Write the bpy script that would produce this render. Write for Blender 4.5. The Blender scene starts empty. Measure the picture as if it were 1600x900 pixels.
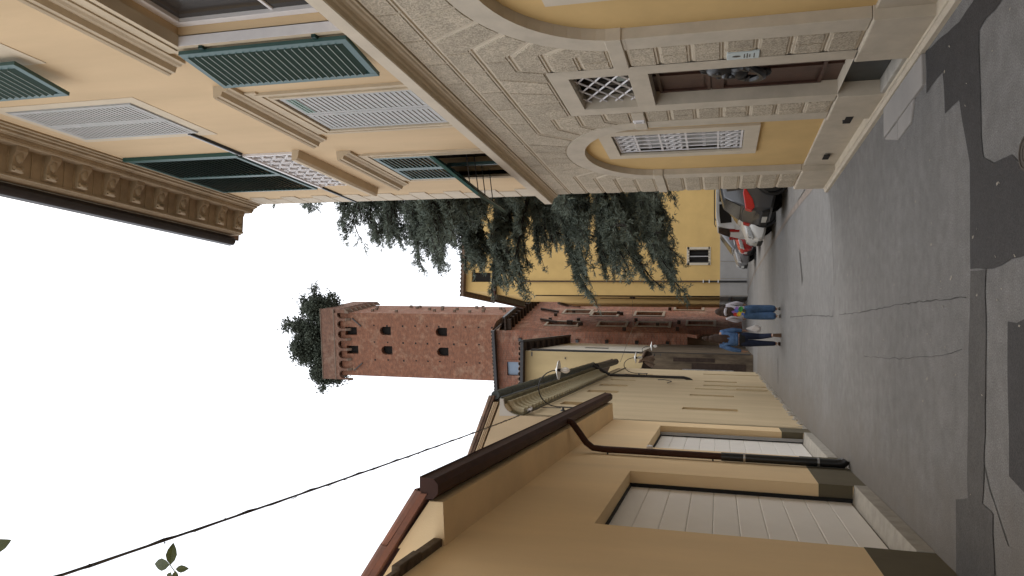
import bpy, bmesh, math, random
import numpy as np
from mathutils import Vector, Matrix, geometry
R = math.radians
rnd = random.Random(7)
sc = bpy.context.scene
# ------------------------------------------------------------ camera (held on its side, as the photograph was taken)
YAW, PITCH, ROLL, FPX, EYE = .0807, .2711, .0035, 1155.8, 1.5
def cam_axes():
    F = Vector((math.sin(YAW)*math.cos(PITCH), math.cos(YAW)*math.cos(PITCH), math.sin(PITCH)))
    r0 = Vector((math.cos(YAW), -math.sin(YAW), 0)); u0 = r0.cross(F)
    r = r0*math.cos(ROLL)+u0*math.sin(ROLL); u = -r0*math.sin(ROLL)+u0*math.cos(ROLL)
    return r, u, F
cr, cu, cf = cam_axes()
cd = bpy.data.cameras.new('camera'); cam = bpy.data.objects.new('camera', cd)
sc.collection.objects.link(cam); sc.camera = cam
cd.sensor_width = 36; cd.lens = FPX/1600*36; cd.clip_end = 3000; cd.clip_start = .05
m = Matrix.Identity(4)
for i in range(3):
    m[i][0] = -cu[i]; m[i][1] = cr[i]; m[i][2] = -cf[i]
m[0][3], m[1][3], m[2][3] = 0, 0, EYE
cam.matrix_world = m
# ------------------------------------------------------------ overcast daylight
SUN_EL, SUN_AZ = R(58), R(28)
w = bpy.data.worlds.new('World'); sc.world = w; w.use_nodes = True
nt = w.node_tree; nt.nodes.clear()
sky = nt.nodes.new('ShaderNodeTexSky'); sky.sky_type = 'NISHITA'; sky.sun_disc = False
sky.sun_elevation = SUN_EL; sky.sun_rotation = SUN_AZ; sky.dust_density = 3.5; sky.air_density = 1.2
hs = nt.nodes.new('ShaderNodeMix'); hs.data_type = 'RGBA'; hs.inputs[0].default_value = .80; hs.inputs[7].default_value = (8.6, 8.8, 9.1, 1)   # even white cloud deck over the clear sky
bg = nt.nodes.new('ShaderNodeBackground'); bg.inputs['Strength'].default_value = .15
wo = nt.nodes.new('ShaderNodeOutputWorld')
nt.links.new(sky.outputs[0], hs.inputs[6]); nt.links.new(hs.outputs[2], bg.inputs['Color']); nt.links.new(bg.outputs[0], wo.inputs[0])
sd = bpy.data.lights.new('sun', 'SUN'); sd.energy = .8; sd.angle = R(40); sd.color = (1, .96, .9)
so = bpy.data.objects.new('sun', sd); sc.collection.objects.link(so)
so.rotation_euler = Vector((math.sin(SUN_AZ)*math.cos(SUN_EL), math.cos(SUN_AZ)*math.cos(SUN_EL), math.sin(SUN_EL))).to_track_quat('Z', 'Y').to_euler()
sc.view_settings.view_transform = 'Standard'; sc.view_settings.look = 'None'; sc.view_settings.exposure = 0.5; sc.view_settings.gamma = 1
sc.cycles.max_bounces = 6; sc.cycles.diffuse_bounces = 4

# ------------------------------------------------------------ materials
MATS = {}
def mat(name, col, rough=.8, var=.12, scale=3., bump=0., bscale=60., metal=0., spec=.3, col2=None, streak=False, speck=0.):
    if name in MATS: return MATS[name]
    M = bpy.data.materials.new(name); M.use_nodes = True; t = M.node_tree; b = t.nodes['Principled BSDF']
    b.inputs['Roughness'].default_value = rough; b.inputs['Metallic'].default_value = metal
    b.inputs['Specular IOR Level'].default_value = spec
    tc = t.nodes.new('ShaderNodeTexCoord'); vec = tc.outputs['Object']
    c1 = tuple(col)+(1,); c2 = (tuple(col2) if col2 else tuple(c*(1-2*var) for c in col))+(1,)
    if var or col2:
        mp = t.nodes.new('ShaderNodeMapping'); t.links.new(vec, mp.inputs[0])
        if streak: mp.inputs['Scale'].default_value = (1, 1, .22)
        n = t.nodes.new('ShaderNodeTexNoise'); n.inputs['Scale'].default_value = scale; n.inputs['Detail'].default_value = 7; n.inputs['Roughness'].default_value = .62
        t.links.new(mp.outputs[0], n.inputs['Vector'])
        r = t.nodes.new('ShaderNodeValToRGB'); r.color_ramp.elements[0].position = .33; r.color_ramp.elements[1].position = .68
        r.color_ramp.elements[0].color = c2; r.color_ramp.elements[1].color = c1
        t.links.new(n.outputs['Fac'], r.inputs[0]); out = r.outputs[0]
        if speck:
            n3 = t.nodes.new('ShaderNodeTexNoise'); n3.inputs['Scale'].default_value = bscale*.8; n3.inputs['Detail'].default_value = 2; t.links.new(vec, n3.inputs['Vector'])
            r3 = t.nodes.new('ShaderNodeValToRGB'); r3.color_ramp.elements[0].position = .38; r3.color_ramp.elements[1].position = .62
            r3.color_ramp.elements[0].color = (1-speck,)*3+(1,); r3.color_ramp.elements[1].color = (1+speck*.6,)*3+(1,)
            t.links.new(n3.outputs['Fac'], r3.inputs[0])
            mx = t.nodes.new('ShaderNodeMix'); mx.data_type = 'RGBA'; mx.blend_type = 'MULTIPLY'; mx.inputs[0].default_value = 1
            t.links.new(out, mx.inputs[6]); t.links.new(r3.outputs[0], mx.inputs[7]); out = mx.outputs[2]
        t.links.new(out, b.inputs['Base Color'])
    else:
        b.inputs['Base Color'].default_value = c1
    if bump:
        n2 = t.nodes.new('ShaderNodeTexNoise'); n2.inputs['Scale'].default_value = bscale; n2.inputs['Detail'].default_value = 4
        t.links.new(vec, n2.inputs['Vector'])
        bp = t.nodes.new('ShaderNodeBump'); bp.inputs['Strength'].default_value = bump; bp.inputs['Distance'].default_value = .01
        t.links.new(n2.outputs['Fac'], bp.inputs['Height']); t.links.new(bp.outputs[0], b.inputs['Normal'])
    MATS[name] = M; return M

def brick_mat(name, c1, c2, mortar, scale=1., pale=(.42, .36, .3), pale_amt=.5):
    M = bpy.data.materials.new(name); M.use_nodes = True; t = M.node_tree; b = t.nodes['Principled BSDF']; b.inputs['Roughness'].default_value = .9
    b.inputs['Specular IOR Level'].default_value = .15
    tc = t.nodes.new('ShaderNodeTexCoord'); sx = t.nodes.new('ShaderNodeSeparateXYZ'); t.links.new(tc.outputs['Object'], sx.inputs[0])
    ad = t.nodes.new('ShaderNodeMath'); t.links.new(sx.outputs[0], ad.inputs[0]); t.links.new(sx.outputs[1], ad.inputs[1])
    cb = t.nodes.new('ShaderNodeCombineXYZ'); t.links.new(ad.outputs[0], cb.inputs[0]); t.links.new(sx.outputs[2], cb.inputs[1])
    br = t.nodes.new('ShaderNodeTexBrick'); t.links.new(cb.outputs[0], br.inputs['Vector'])
    br.inputs['Scale'].default_value = scale; br.inputs['Brick Width'].default_value = .30; br.inputs['Row Height'].default_value = .085
    br.inputs['Mortar Size'].default_value = .012; br.inputs['Color1'].default_value = c1+(1,); br.inputs['Color2'].default_value = c2+(1,); br.inputs['Mortar'].default_value = mortar+(1,)
    n = t.nodes.new('ShaderNodeTexNoise'); n.inputs['Scale'].default_value = .55; n.inputs['Detail'].default_value = 9; n.inputs['Roughness'].default_value = .7; t.links.new(tc.outputs['Object'], n.inputs['Vector'])
    r = t.nodes.new('ShaderNodeValToRGB'); r.color_ramp.elements[0].position = .52; r.color_ramp.elements[1].position = .72; t.links.new(n.outputs['Fac'], r.inputs[0])
    r.color_ramp.elements[0].color = (0, 0, 0, 1); r.color_ramp.elements[1].color = (pale_amt,)*3+(1,)
    mx = t.nodes.new('ShaderNodeMix'); mx.data_type = 'RGBA'; t.links.new(r.outputs[0], mx.inputs[0]); t.links.new(br.outputs['Color'], mx.inputs[6]); mx.inputs[7].default_value = pale+(1,)
    n2 = t.nodes.new('ShaderNodeTexNoise'); n2.inputs['Scale'].default_value = 2.2; n2.inputs['Detail'].default_value = 8; t.links.new(tc.outputs['Object'], n2.inputs['Vector'])
    r2 = t.nodes.new('ShaderNodeValToRGB'); r2.color_ramp.elements[0].position = .3; r2.color_ramp.elements[0].color = (.78, .75, .74, 1); r2.color_ramp.elements[1].position = .7; r2.color_ramp.elements[1].color = (1.15, 1.1, 1.05, 1); t.links.new(n2.outputs['Fac'], r2.inputs[0])
    m2 = t.nodes.new('ShaderNodeMix'); m2.data_type = 'RGBA'; m2.blend_type = 'MULTIPLY'; m2.inputs[0].default_value = 1; t.links.new(mx.outputs[2], m2.inputs[6]); t.links.new(r2.outputs[0], m2.inputs[7])
    t.links.new(m2.outputs[2], b.inputs['Base Color']); MATS[name] = M
    return M

def glass_mat():
    M = mat('window_glass', (.03, .027, .025), rough=.14, var=0, spec=.35); return M

plaster = mat('cream_plaster', (.625, .462, .278), .9, .085, 1.3, .12, 90, streak=True)
plaster_g = mat('golden_plaster', (.62, .41, .155), .9, .07, .9, .12, 60)
plaster_y = mat('yellow_plaster', (.63, .43, .185), .9, .07, 1.8, .12, 90)
stone_s = mat('smooth_stone', (.53, .46, .36), .85, .09, 4, .10, 120)
stone_r = mat('bush_hammered_stone', (.50, .425, .32), .95, .10, 5, .95, 85, speck=.28)
stone_m = mat('moulded_stone', (.58, .50, .385), .85, .07, 3, .08, 100)
trim = mat('moulded_trim', (.55, .455, .325), .88, .07, 4, .1, 80)
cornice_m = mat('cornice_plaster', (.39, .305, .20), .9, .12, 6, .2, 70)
green = mat('green_paint', (.022, .085, .075), .42, .08, 9, .05, 40, spec=.5)
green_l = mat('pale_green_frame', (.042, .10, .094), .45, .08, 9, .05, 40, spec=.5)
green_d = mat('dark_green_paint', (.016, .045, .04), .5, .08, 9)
blind_grey = mat('dusty_grey_paint', (.46, .44, .43), .8, .1, 7, .1, 60, col2=(.37, .385, .365))
blind_green = mat('faded_green_paint', (.26, .36, .32), .8, .1, 7)
surround = mat('painted_surround', (.60, .51, .38), .88, .06, 2)
white_p = mat('white_paint', (.70, .67, .66), .55, .05, 8, spec=.4)
white_iron = mat('white_iron', (.66, .63, .62), .5, .06, 20, spec=.4)
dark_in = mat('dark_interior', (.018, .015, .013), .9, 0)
door_w = mat('dark_oak', (.075, .034, .022), .45, .2, 9, .15, 40, spec=.5)
metal_k = mat('kick_plate', (.028, .033, .033), .35, .25, 6, spec=.5)
iron_b = mat('black_iron', (.012, .012, .013), .35, .1, 20, spec=.6)
gutter_d = mat('dark_zinc', (.040, .036, .036), .5, .15, 8, spec=.4)
gutter_br = mat('brown_gutter', (.060, .024, .015), .6, .15, 6, spec=.2)
gutter_gr = mat('green_grey_gutter', (.065, .080, .070), .5, .25, 9, spec=.4)
gar_p = mat('ochre_plaster', (.85, .635, .375), .92, .07, 1.1, .14, 100, streak=True)
olive = mat('olive_band', (.135, .115, .075), .9, .07, 3, .1, 80)
door_pan = mat('garage_panel', (.86, .82, .76), .5, .03, 2, .05, 150, spec=.4)
rubber = mat('black_rubber', (.010, .010, .010), .7, 0)
conc = mat('pale_concrete', (.42, .39, .34), .9, .12, 7, .15, 60)
tile = mat('clay_tile', (.25, .105, .065), .9, .25, 5, .2, 40, col2=(.15, .08, .06))
tile_o = mat('old_clay_tile', (.22, .14, .095), .95, .3, 4, .3, 30, col2=(.085, .065, .05))
old_p = mat('aged_plaster', (.60, .475, .30), .93, .08, 1.6, .2, 50, streak=True)
old_dk = mat('weathered_plaster', (.17, .125, .08), .95, .3, 3.5, .4, 25, col2=(.05, .035, .024), streak=True)
pale_p = mat('pale_plaster', (.60, .56, .48), .92, .1, 1.2, .1, 50, streak=True)
wood_b = mat('brown_wood', (.052, .032, .022), .85, .25, 6, .3, 30)
grey_pl = mat('grey_plinth', (.33, .31, .29), .9, .07, 1.5, .08, 60)
bark = mat('bark', (.040, .031, .025), .95, .3, 10, .6, 25)
needle = mat('cedar_needles', (.185, .215, .172), .75, 0, 1.6, col2=(.085, .10, .078), spec=.2)
oak = mat('oak_leaves', (.10, .113, .08), .7, 0, 1.5, col2=(.035, .044, .032), spec=.25)
leaf_m = mat('rose_leaf', (.070, .085, .022), .5, .2, 20)
chrome = mat('chrome', (.55, .55, .56), .25, 0, metal=.9)
glass = glass_mat()
brick_t = brick_mat('tower_brick', (.265, .102, .058), (.165, .067, .043), (.23, .155, .11), 1., (.34, .25, .18), .65)
brick_k = brick_mat('parapet_brick', (.20, .095, .062), (.125, .06, .043), (.22, .16, .125), 1., (.27, .21, .165), .6)
brick_d = brick_mat('old_brick', (.30, .115, .07), (.175, .075, .052), (.25, .18, .14), 1., (.42, .34, .27), .6)

def asphalt_mat(name, col, dark=.25, fine=.35):
    M = bpy.data.materials.new(name); M.use_nodes = True; t = M.node_tree; b = t.nodes['Principled BSDF']
    b.inputs['Roughness'].default_value = .68; b.inputs['Specular IOR Level'].default_value = .5
    tc = t.nodes.new('ShaderNodeTexCoord')
    def noise(sc_, det, lo, hi, a, bb):
        n = t.nodes.new('ShaderNodeTexNoise'); n.inputs['Scale'].default_value = sc_; n.inputs['Detail'].default_value = det; n.inputs['Roughness'].default_value = .65
        t.links.new(tc.outputs['Object'], n.inputs['Vector'])
        r = t.nodes.new('ShaderNodeValToRGB'); r.color_ramp.elements[0].position = lo; r.color_ramp.elements[1].position = hi
        r.color_ramp.elements[0].color = a+(1,); r.color_ramp.elements[1].color = bb+(1,); t.links.new(n.outputs['Fac'], r.inputs[0]); return n, r
    c = tuple(col)
    _, r1 = noise(.8, 9, .3, .72, tuple(x*(1-dark) for x in c), tuple(x*(1+dark*.6) for x in c))
    n2, r2 = noise(105, 4, .33, .70, (1-fine,)*3, (1+fine,)*3)
    _, r3 = noise(7, 6, .3, .7, (.78, .77, .76), (1.14, 1.14, 1.14))
    vo = t.nodes.new('ShaderNodeTexVoronoi'); vo.inputs['Scale'].default_value = 9; t.links.new(tc.outputs['Object'], vo.inputs['Vector'])
    r4 = t.nodes.new('ShaderNodeValToRGB'); r4.color_ramp.elements[0].position = .02; r4.color_ramp.elements[0].color = (2.6, 2.6, 2.5, 1); r4.color_ramp.elements[1].position = .055; r4.color_ramp.elements[1].color = (1, 1, 1, 1)
    t.links.new(vo.outputs['Distance'], r4.inputs[0])
    o = r1.outputs[0]
    for r in (r2, r3):
        mx = t.nodes.new('ShaderNodeMix'); mx.data_type = 'RGBA'; mx.blend_type = 'MULTIPLY'; mx.inputs[0].default_value = 1
        t.links.new(o, mx.inputs[6]); t.links.new(r.outputs[0], mx.inputs[7]); o = mx.outputs[2]
    t.links.new(o, b.inputs['Base Color'])
    bp = t.nodes.new('ShaderNodeBump'); bp.inputs['Strength'].default_value = .5; bp.inputs['Distance'].default_value = .008
    t.links.new(n2.outputs['Fac'], bp.inputs['Height']); t.links.new(bp.outputs[0], b.inputs['Normal'])
    MATS[name] = M; return M
def dirt_edge(M, x0, x1, col):
    t = M.node_tree; b = t.nodes['Principled BSDF']; src = b.inputs['Base Color'].links[0].from_socket
    tc = t.nodes.new('ShaderNodeTexCoord'); sx = t.nodes.new('ShaderNodeSeparateXYZ'); t.links.new(tc.outputs['Object'], sx.inputs[0])
    n = t.nodes.new('ShaderNodeTexNoise'); n.inputs['Scale'].default_value = 1.6; n.inputs['Detail'].default_value = 8; n.inputs['Roughness'].default_value = .7; t.links.new(tc.outputs['Object'], n.inputs['Vector'])
    y = t.nodes.new('ShaderNodeMath'); y.operation = 'MULTIPLY_ADD'; y.inputs[1].default_value = -.034; t.links.new(sx.outputs[1], y.inputs[0]); t.links.new(sx.outputs[0], y.inputs[2])
    a = t.nodes.new('ShaderNodeMath'); a.operation = 'MULTIPLY_ADD'; a.inputs[1].default_value = 1.5; t.links.new(n.outputs['Fac'], a.inputs[0]); t.links.new(y.outputs[0], a.inputs[2])
    r = t.nodes.new('ShaderNodeMapRange'); r.inputs[1].default_value = x0; r.inputs[2].default_value = x1; r.inputs[3].default_value = .75; r.inputs[4].default_value = 0; t.links.new(a.outputs[0], r.inputs[0])
    mx = t.nodes.new('ShaderNodeMix'); mx.data_type = 'RGBA'; t.links.new(r.outputs[0], mx.inputs[0]); t.links.new(src, mx.inputs[6]); mx.inputs[7].default_value = col+(1,); t.links.new(mx.outputs[2], b.inputs['Base Color'])
asph = asphalt_mat('asphalt', (.170, .166, .161), .20, .48)
dirt_edge(asph, -1.0, -.1, (.15, .128, .104))
asph_d = asphalt_mat('fresh_asphalt', (.030, .028, .029), .25, .75)
asph_m = asphalt_mat('worn_asphalt', (.072, .068, .065), .2, .4)
asph_p = asphalt_mat('parking_asphalt', (.19, .18, .168), .15)

def per_piece(M, a):
    t = M.node_tree; b = t.nodes['Principled BSDF']; src = b.inputs['Base Color'].links[0].from_socket
    oi = t.nodes.new('ShaderNodeObjectInfo'); r = t.nodes.new('ShaderNodeMapRange'); r.inputs[3].default_value = 1-a; r.inputs[4].default_value = 1+a; t.links.new(oi.outputs['Random'], r.inputs[0])
    mx = t.nodes.new('ShaderNodeMix'); mx.data_type = 'RGBA'; mx.blend_type = 'MULTIPLY'; mx.inputs[0].default_value = 1; t.links.new(src, mx.inputs[6]); t.links.new(r.outputs[0], mx.inputs[7]); t.links.new(mx.outputs[2], b.inputs['Base Color'])
per_piece(stone_r, .09); per_piece(tile, .25); per_piece(tile_o, .3); per_piece(door_pan, .02)
SLATM = mat('slat_green', (.055, .105, .095), .5, .08, 9)
# ------------------------------------------------------------ helpers
COL = sc.collection
def thing(name, label, cat, loc=(0, 0, 0), rz=0, group=None):
    o = bpy.data.objects.new(name, None); COL.objects.link(o); o.location = loc; o.rotation_euler = (0, 0, rz); o.empty_display_size = .2
    o['label'] = label; o['category'] = cat
    if group: o['group'] = group
    return o
class MB:
    def __init__(s): s.v = []; s.f = []; s.m = []; s.cm = 0
    def mi(s, i): s.cm = i; return s
    def face(s, pts):
        i = len(s.v); s.v += [tuple(p) for p in pts]; s.f.append(tuple(range(i, i+len(pts)))); s.m.append(s.cm); return s
    def faces(s, vs, fs):
        i = len(s.v); s.v += [tuple(p) for p in vs]
        for f in fs: s.f.append(tuple(k+i for k in f)); s.m.append(s.cm)
        return s
    def box(s, x0, x1, y0, y1, z0, z1):
        vs = [(x, y, z) for z in (z0, z1) for y in (y0, y1) for x in (x0, x1)]
        return s.faces(vs, [(0, 2, 3, 1), (4, 5, 7, 6), (0, 1, 5, 4), (2, 6, 7, 3), (0, 4, 6, 2), (1, 3, 7, 5)])
    def obox(s, c, ax, ay, az):
        c, ax, ay, az = map(Vector, (c, ax, ay, az))
        vs = [c+ax*i+ay*j+az*k for k in (-1, 1) for j in (-1, 1) for i in (-1, 1)]
        return s.faces(vs, [(0, 2, 3, 1), (4, 5, 7, 6), (0, 1, 5, 4), (2, 6, 7, 3), (0, 4, 6, 2), (1, 3, 7, 5)])
    def prism(s, poly, fn, a, b, caps=True):
        """poly: 2-D points; fn(p,q,d) -> 3-D; swept from d=a to d=b"""
        n = len(poly); vs = [fn(p[0], p[1], a) for p in poly]+[fn(p[0], p[1], b) for p in poly]
        fs = [(i, (i+1) % n, n+(i+1) % n, n+i) for i in range(n)]
        i0 = len(s.v); s.faces(vs, fs)
        if caps:
            tr = geometry.tessellate_polygon([[Vector((p[0], p[1], 0)) for p in poly]])
            for t in tr:
                s.f.append(tuple(i0+k for k in t)); s.m.append(s.cm); s.f.append(tuple(i0+n+k for k in reversed(t))); s.m.append(s.cm)
        return s
    def tube(s, path, r, n=8, cap=True):
        path = [Vector(p) for p in path]; rs = r if isinstance(r, (list, tuple)) else [r]*len(path)
        rings = []; up = Vector((0, 0, 1))
        for i, p in enumerate(path):
            d = (path[min(i+1, len(path)-1)]-path[max(i-1, 0)]).normalized()
            a = d.cross(up)
            if a.length < 1e-3: a = d.cross(Vector((0, 1, 0)))
            a.normalize(); b = d.cross(a)
            rings.append([p+(a*math.cos(2*math.pi*k/n)+b*math.sin(2*math.pi*k/n))*rs[i] for k in range(n)])
        vs = [q for g in rings for q in g]; fs = []
        for i in range(len(path)-1):
            for k in range(n): fs.append((i*n+k, i*n+(k+1) % n, (i+1)*n+(k+1) % n, (i+1)*n+k))
        if cap: fs += [tuple(range(n-1, -1, -1)), tuple(range((len(path)-1)*n, len(path)*n))]
        return s.faces(vs, fs)
    def loft(s, secs, closed=True, cap=True):
        n = len(secs[0]); vs = [q for g in secs for q in g]; fs = []
        for i in range(len(secs)-1):
            for k in range(n if closed else n-1): fs.append((i*n+k, i*n+(k+1) % n, (i+1)*n+(k+1) % n, (i+1)*n+k))
        if cap: fs += [tuple(range(n-1, -1, -1)), tuple(range((len(secs)-1)*n, len(secs)*n))]
        return s.faces(vs, fs)
    def revolve(s, prof, n=16, M=None):
        """prof: (r,z) pairs about local Z"""
        secs = []
        for r, z in prof: secs.append([(M @ Vector((r*math.cos(2*math.pi*k/n), r*math.sin(2*math.pi*k/n), z))) if M else (r*math.cos(2*math.pi*k/n), r*math.sin(2*math.pi*k/n), z) for k in range(n)])
        return s.loft(secs)
    def torus(s, c, ax, R_, r, n=16, k=6, a0=0, a1=2*math.pi):
        ax = Vector(ax).normalized(); u = ax.orthogonal().normalized(); v = ax.cross(u); full = abs(a1-a0-2*math.pi) < 1e-6
        pts = [Vector(c)+(u*math.cos(a0+(a1-a0)*i/n)+v*math.sin(a0+(a1-a0)*i/n))*R_ for i in range(n+1)]
        return s.tube(pts, r, k, not full)
    def sphere(s, c, r, n=10, m_=6, sc_=(1, 1, 1)):
        secs = []
        for i in range(m_+1):
            th = math.pi*(.02+.96*i/m_)
            secs.append([(c[0]+r*sc_[0]*math.sin(th)*math.cos(2*math.pi*k/n), c[1]+r*sc_[1]*math.sin(th)*math.sin(2*math.pi*k/n), c[2]+r*sc_[2]*math.cos(th)) for k in range(n)])
        return s.loft(secs)
    def mesh(s, name, mats, smooth=False, bevel=0):
        me = bpy.data.meshes.new(name); me.from_pydata(s.v, [], s.f)
        for x in (mats if isinstance(mats, (list, tuple)) else [mats]): me.materials.append(x)
        me.polygons.foreach_set('material_index', s.m)
        bm = bmesh.new(); bm.from_mesh(me); bmesh.ops.remove_doubles(bm, verts=bm.verts, dist=1e-5); bmesh.ops.recalc_face_normals(bm, faces=bm.faces)
        if bevel:
            es = [e for e in bm.edges if len(e.link_faces) == 2 and e.calc_face_angle(0) > .5]
            bmesh.ops.bevel(bm, geom=es, offset=bevel, segments=1, affect='EDGES', clamp_overlap=True)
        bm.to_mesh(me); bm.free()
        if smooth: me.polygons.foreach_set('use_smooth', [True]*len(me.polygons)); me.set_sharp_from_angle(angle=R(40))
        return me
    def build(s, name, mats, parent=None, loc=None, smooth=False, bevel=0):
        return link(name, s.mesh(name, mats, smooth, bevel), parent, loc)
def link(name, me, parent=None, loc=None, rot=None):
    o = bpy.data.objects.new(name, me); COL.objects.link(o)
    if parent: o.parent = parent
    if loc: o.location = loc
    if rot: o.rotation_euler = rot
    return o
def tag(o, label, cat, group=None):
    o['label'] = label; o['category'] = cat
    if group: o['group'] = group
    return o
def struct(o): o['kind'] = 'structure'; return o
def copy_tree(o, parent=None):
    c = o.copy(); COL.objects.link(c)
    if parent: c.parent = parent
    for ch in list(o.children): copy_tree(ch, c)
    return c
def wall(mb, sg, outline, holes, n0, dep):
    """front face at offset n0 with holes, plus reveals going back by dep"""
    loops = [[Vector((p[0], p[1], 0)) for p in outline]]+[[Vector((p[0], p[1], 0)) for p in h] for h in holes]
    flat = [p for l in loops for p in l]
    vs = [(p.x, sg*n0, p.y) for p in flat]
    mb.faces(vs, geometry.tessellate_polygon(loops))
    for h in holes:
        k = len(h)
        for i in range(k):
            a, b = h[i], h[(i+1) % k]
            mb.face([(a[0], sg*n0, a[1]), (b[0], sg*n0, b[1]), (b[0], sg*(n0-dep), b[1]), (a[0], sg*(n0-dep), a[1])])
    return mb
def rect(a, b, c, d): return [(a, c), (b, c), (b, d), (a, d)]
def ell(c, z, rx, rz, n=20, a0=0, a1=math.pi): return [(c+rx*math.cos(a0+(a1-a0)*i/n), z+rz*math.sin(a0+(a1-a0)*i/n)) for i in range(n+1)]
# ============================================================ PALAZZO (right): local x = along street, y = out from wall
PX = 2.38
PZ = thing('palazzo', 'large cream palazzo with rusticated stone ground floor, green shutters and bracketed cornice', 'building', (PX, 0, 0), R(90))
WP = lambda p, q, d: (p, d, q)      # wall-plane polygon, swept outward
PR = lambda p, q, d: (d, p, q)      # profile (out, up), swept along the wall
S0, S1 = -7.0, 11.2
BA = (4.5, 2.2, 1.26, 1.12); BI = (4.5, 2.2, 1.05, .91)      # big arch outer / inner ellipse
SA = (9.02, 2.25, 1.32, 1.06); SI = (9.02, 2.25, 1.11, .84)
def arch_loop(e, bot): return [(e[0]+e[2], bot)]+ell(*e)+[(e[0]-e[2], bot)]
# body
b = MB()
gh = [arch_loop(((BA[0]), 2.2, 1.15, 1.01), .03), arch_loop((SA[0], 2.25, 1.21, .95), .03), rect(6.25, 7.25, .03, 2.17), rect(6.25, 7.25, 2.18, 2.87)]
wall(b, 1, rect(S0, S1, -.1, 4.0), gh, -.016, .25)
b.build('ground_floor_wall', stone_s, PZ)
b = MB()
W1 = rect(3.75, 4.88, 4.24, 5.74); W3 = rect(8.5, 9.72, 4.24, 5.78); W4 = rect(3.7, 4.8, 7.3, 8.85); W6 = rect(8.2, 9.95, 6.7, 9.2)
wall(b, 1, rect(S0, S1, 4.0, 9.9), [W1, W3, W4, W6], 0, .26)
b.build('upper_wall', plaster, PZ)
b = MB(); b.box(S0, S1-.02, -12, -.36, -.1, 9.85); b.face([(S1, 0, 4.0), (S1, -12, 4), (S1, -12, 9.9), (S1, 0, 9.9)]); b.face([(S1, -.016, -.1), (S1, -12, -.1), (S1, -12, 4), (S1, -.016, 4)]); b.build('rear_wall', plaster, PZ)
b = MB()
b.face([(S0-.5, .62, 9.86), (S1+.25, .62, 9.86), (S1+.25, -6, 12), (S0-.5, -6, 12)]); b.face([(S0-.5, -12.5, 9.86), (S1+.25, -12.5, 9.86), (S1+.25, -6, 12), (S0-.5, -6, 12)])
b.face([(S0-.5, .62, 9.84), (S1+.25, .62, 9.84), (S1+.25, -12.5, 9.84), (S0-.5, -12.5, 9.84)])
b.build('roof', tile_o, PZ)
# niches behind the arches
for (e, nm) in ((BA, 0), (SA, 1)):
    b = MB(); nd = -.085 if nm == 0 else -.075
    hole = [rect(8.34, 9.21, 1.22, 2.69)] if nm else [rect(3.75, 4.85, 1.3, 2.54)]
    wall(b, 1, arch_loop((e[0], e[1], e[2]-.12, e[3]-.12), .0), hole, nd, .07)
    b.build('niche_panel', plaster_y, PZ)
    b = MB(); b.prism(rect(e[0]-e[2]+.18, e[0]+e[2]-.18, .0, .43), WP, nd-.02, nd+.03); b.build('niche_socle', stone_s, PZ, bevel=.008)
# arch bands with imposts and pilasters
for (o, i) in ((BA, BI), (SA, SI)):
    po = ell(*o, n=26); pi = ell(*i, n=26); b = MB()
    for k in range(26):
        b.prism([po[k], po[k+1], pi[k+1], pi[k]], WP, -.12, .008, caps=True)
    b.build('arch_band', stone_s, PZ)
    for sg in (-1, 1):
        a, c = sorted((o[0]+sg*o[2], o[0]+sg*i[2])); 
        MB().prism(rect(a, c, .45, 2.22), WP, -.12, .006).build('pilaster', stone_s, PZ, bevel=.004)
# impost blocks (run across the piers)
for (a, c) in ((S0, BA[0]-BI[2]+.015), (BA[0]+BI[2]-.015, 6.135), (7.365, SA[0]-SI[2]+.015), (SA[0]+SI[2]-.015, S1)):
    MB().prism(rect(a, c, 2.225, 2.355), WP, -.125, .018).build('impost', stone_s, PZ, bevel=.006)
# socle per pier, with a chamfered top
for (a, c) in ((S0, BA[0]-BI[2]), (BA[0]+BI[2]-.01, 6.30), (7.20, SA[0]-SI[2]), (SA[0]+SI[2]-.01, S1+.03)):
    MB().prism([(-.12, -.05), (.03, -.05), (.03, .436), (.022, .446), (-.12, .446)], PR, a, c).build('socle_block', stone_s, PZ, bevel=.004)
MB().prism(rect(S0, S1+.02, -.05, .05), WP, -.1, .045).build('base_course', stone_m, PZ, bevel=.006)
for (s_, z_) in ((7.92, .24), (9.62, .22)):
    f = MB().prism(rect(s_-.11, s_+.11, z_-.035, z_+.035), WP, -.02, .034 if s_ < 8 else -.03).build('air_vent', dark_in, PZ)
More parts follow.
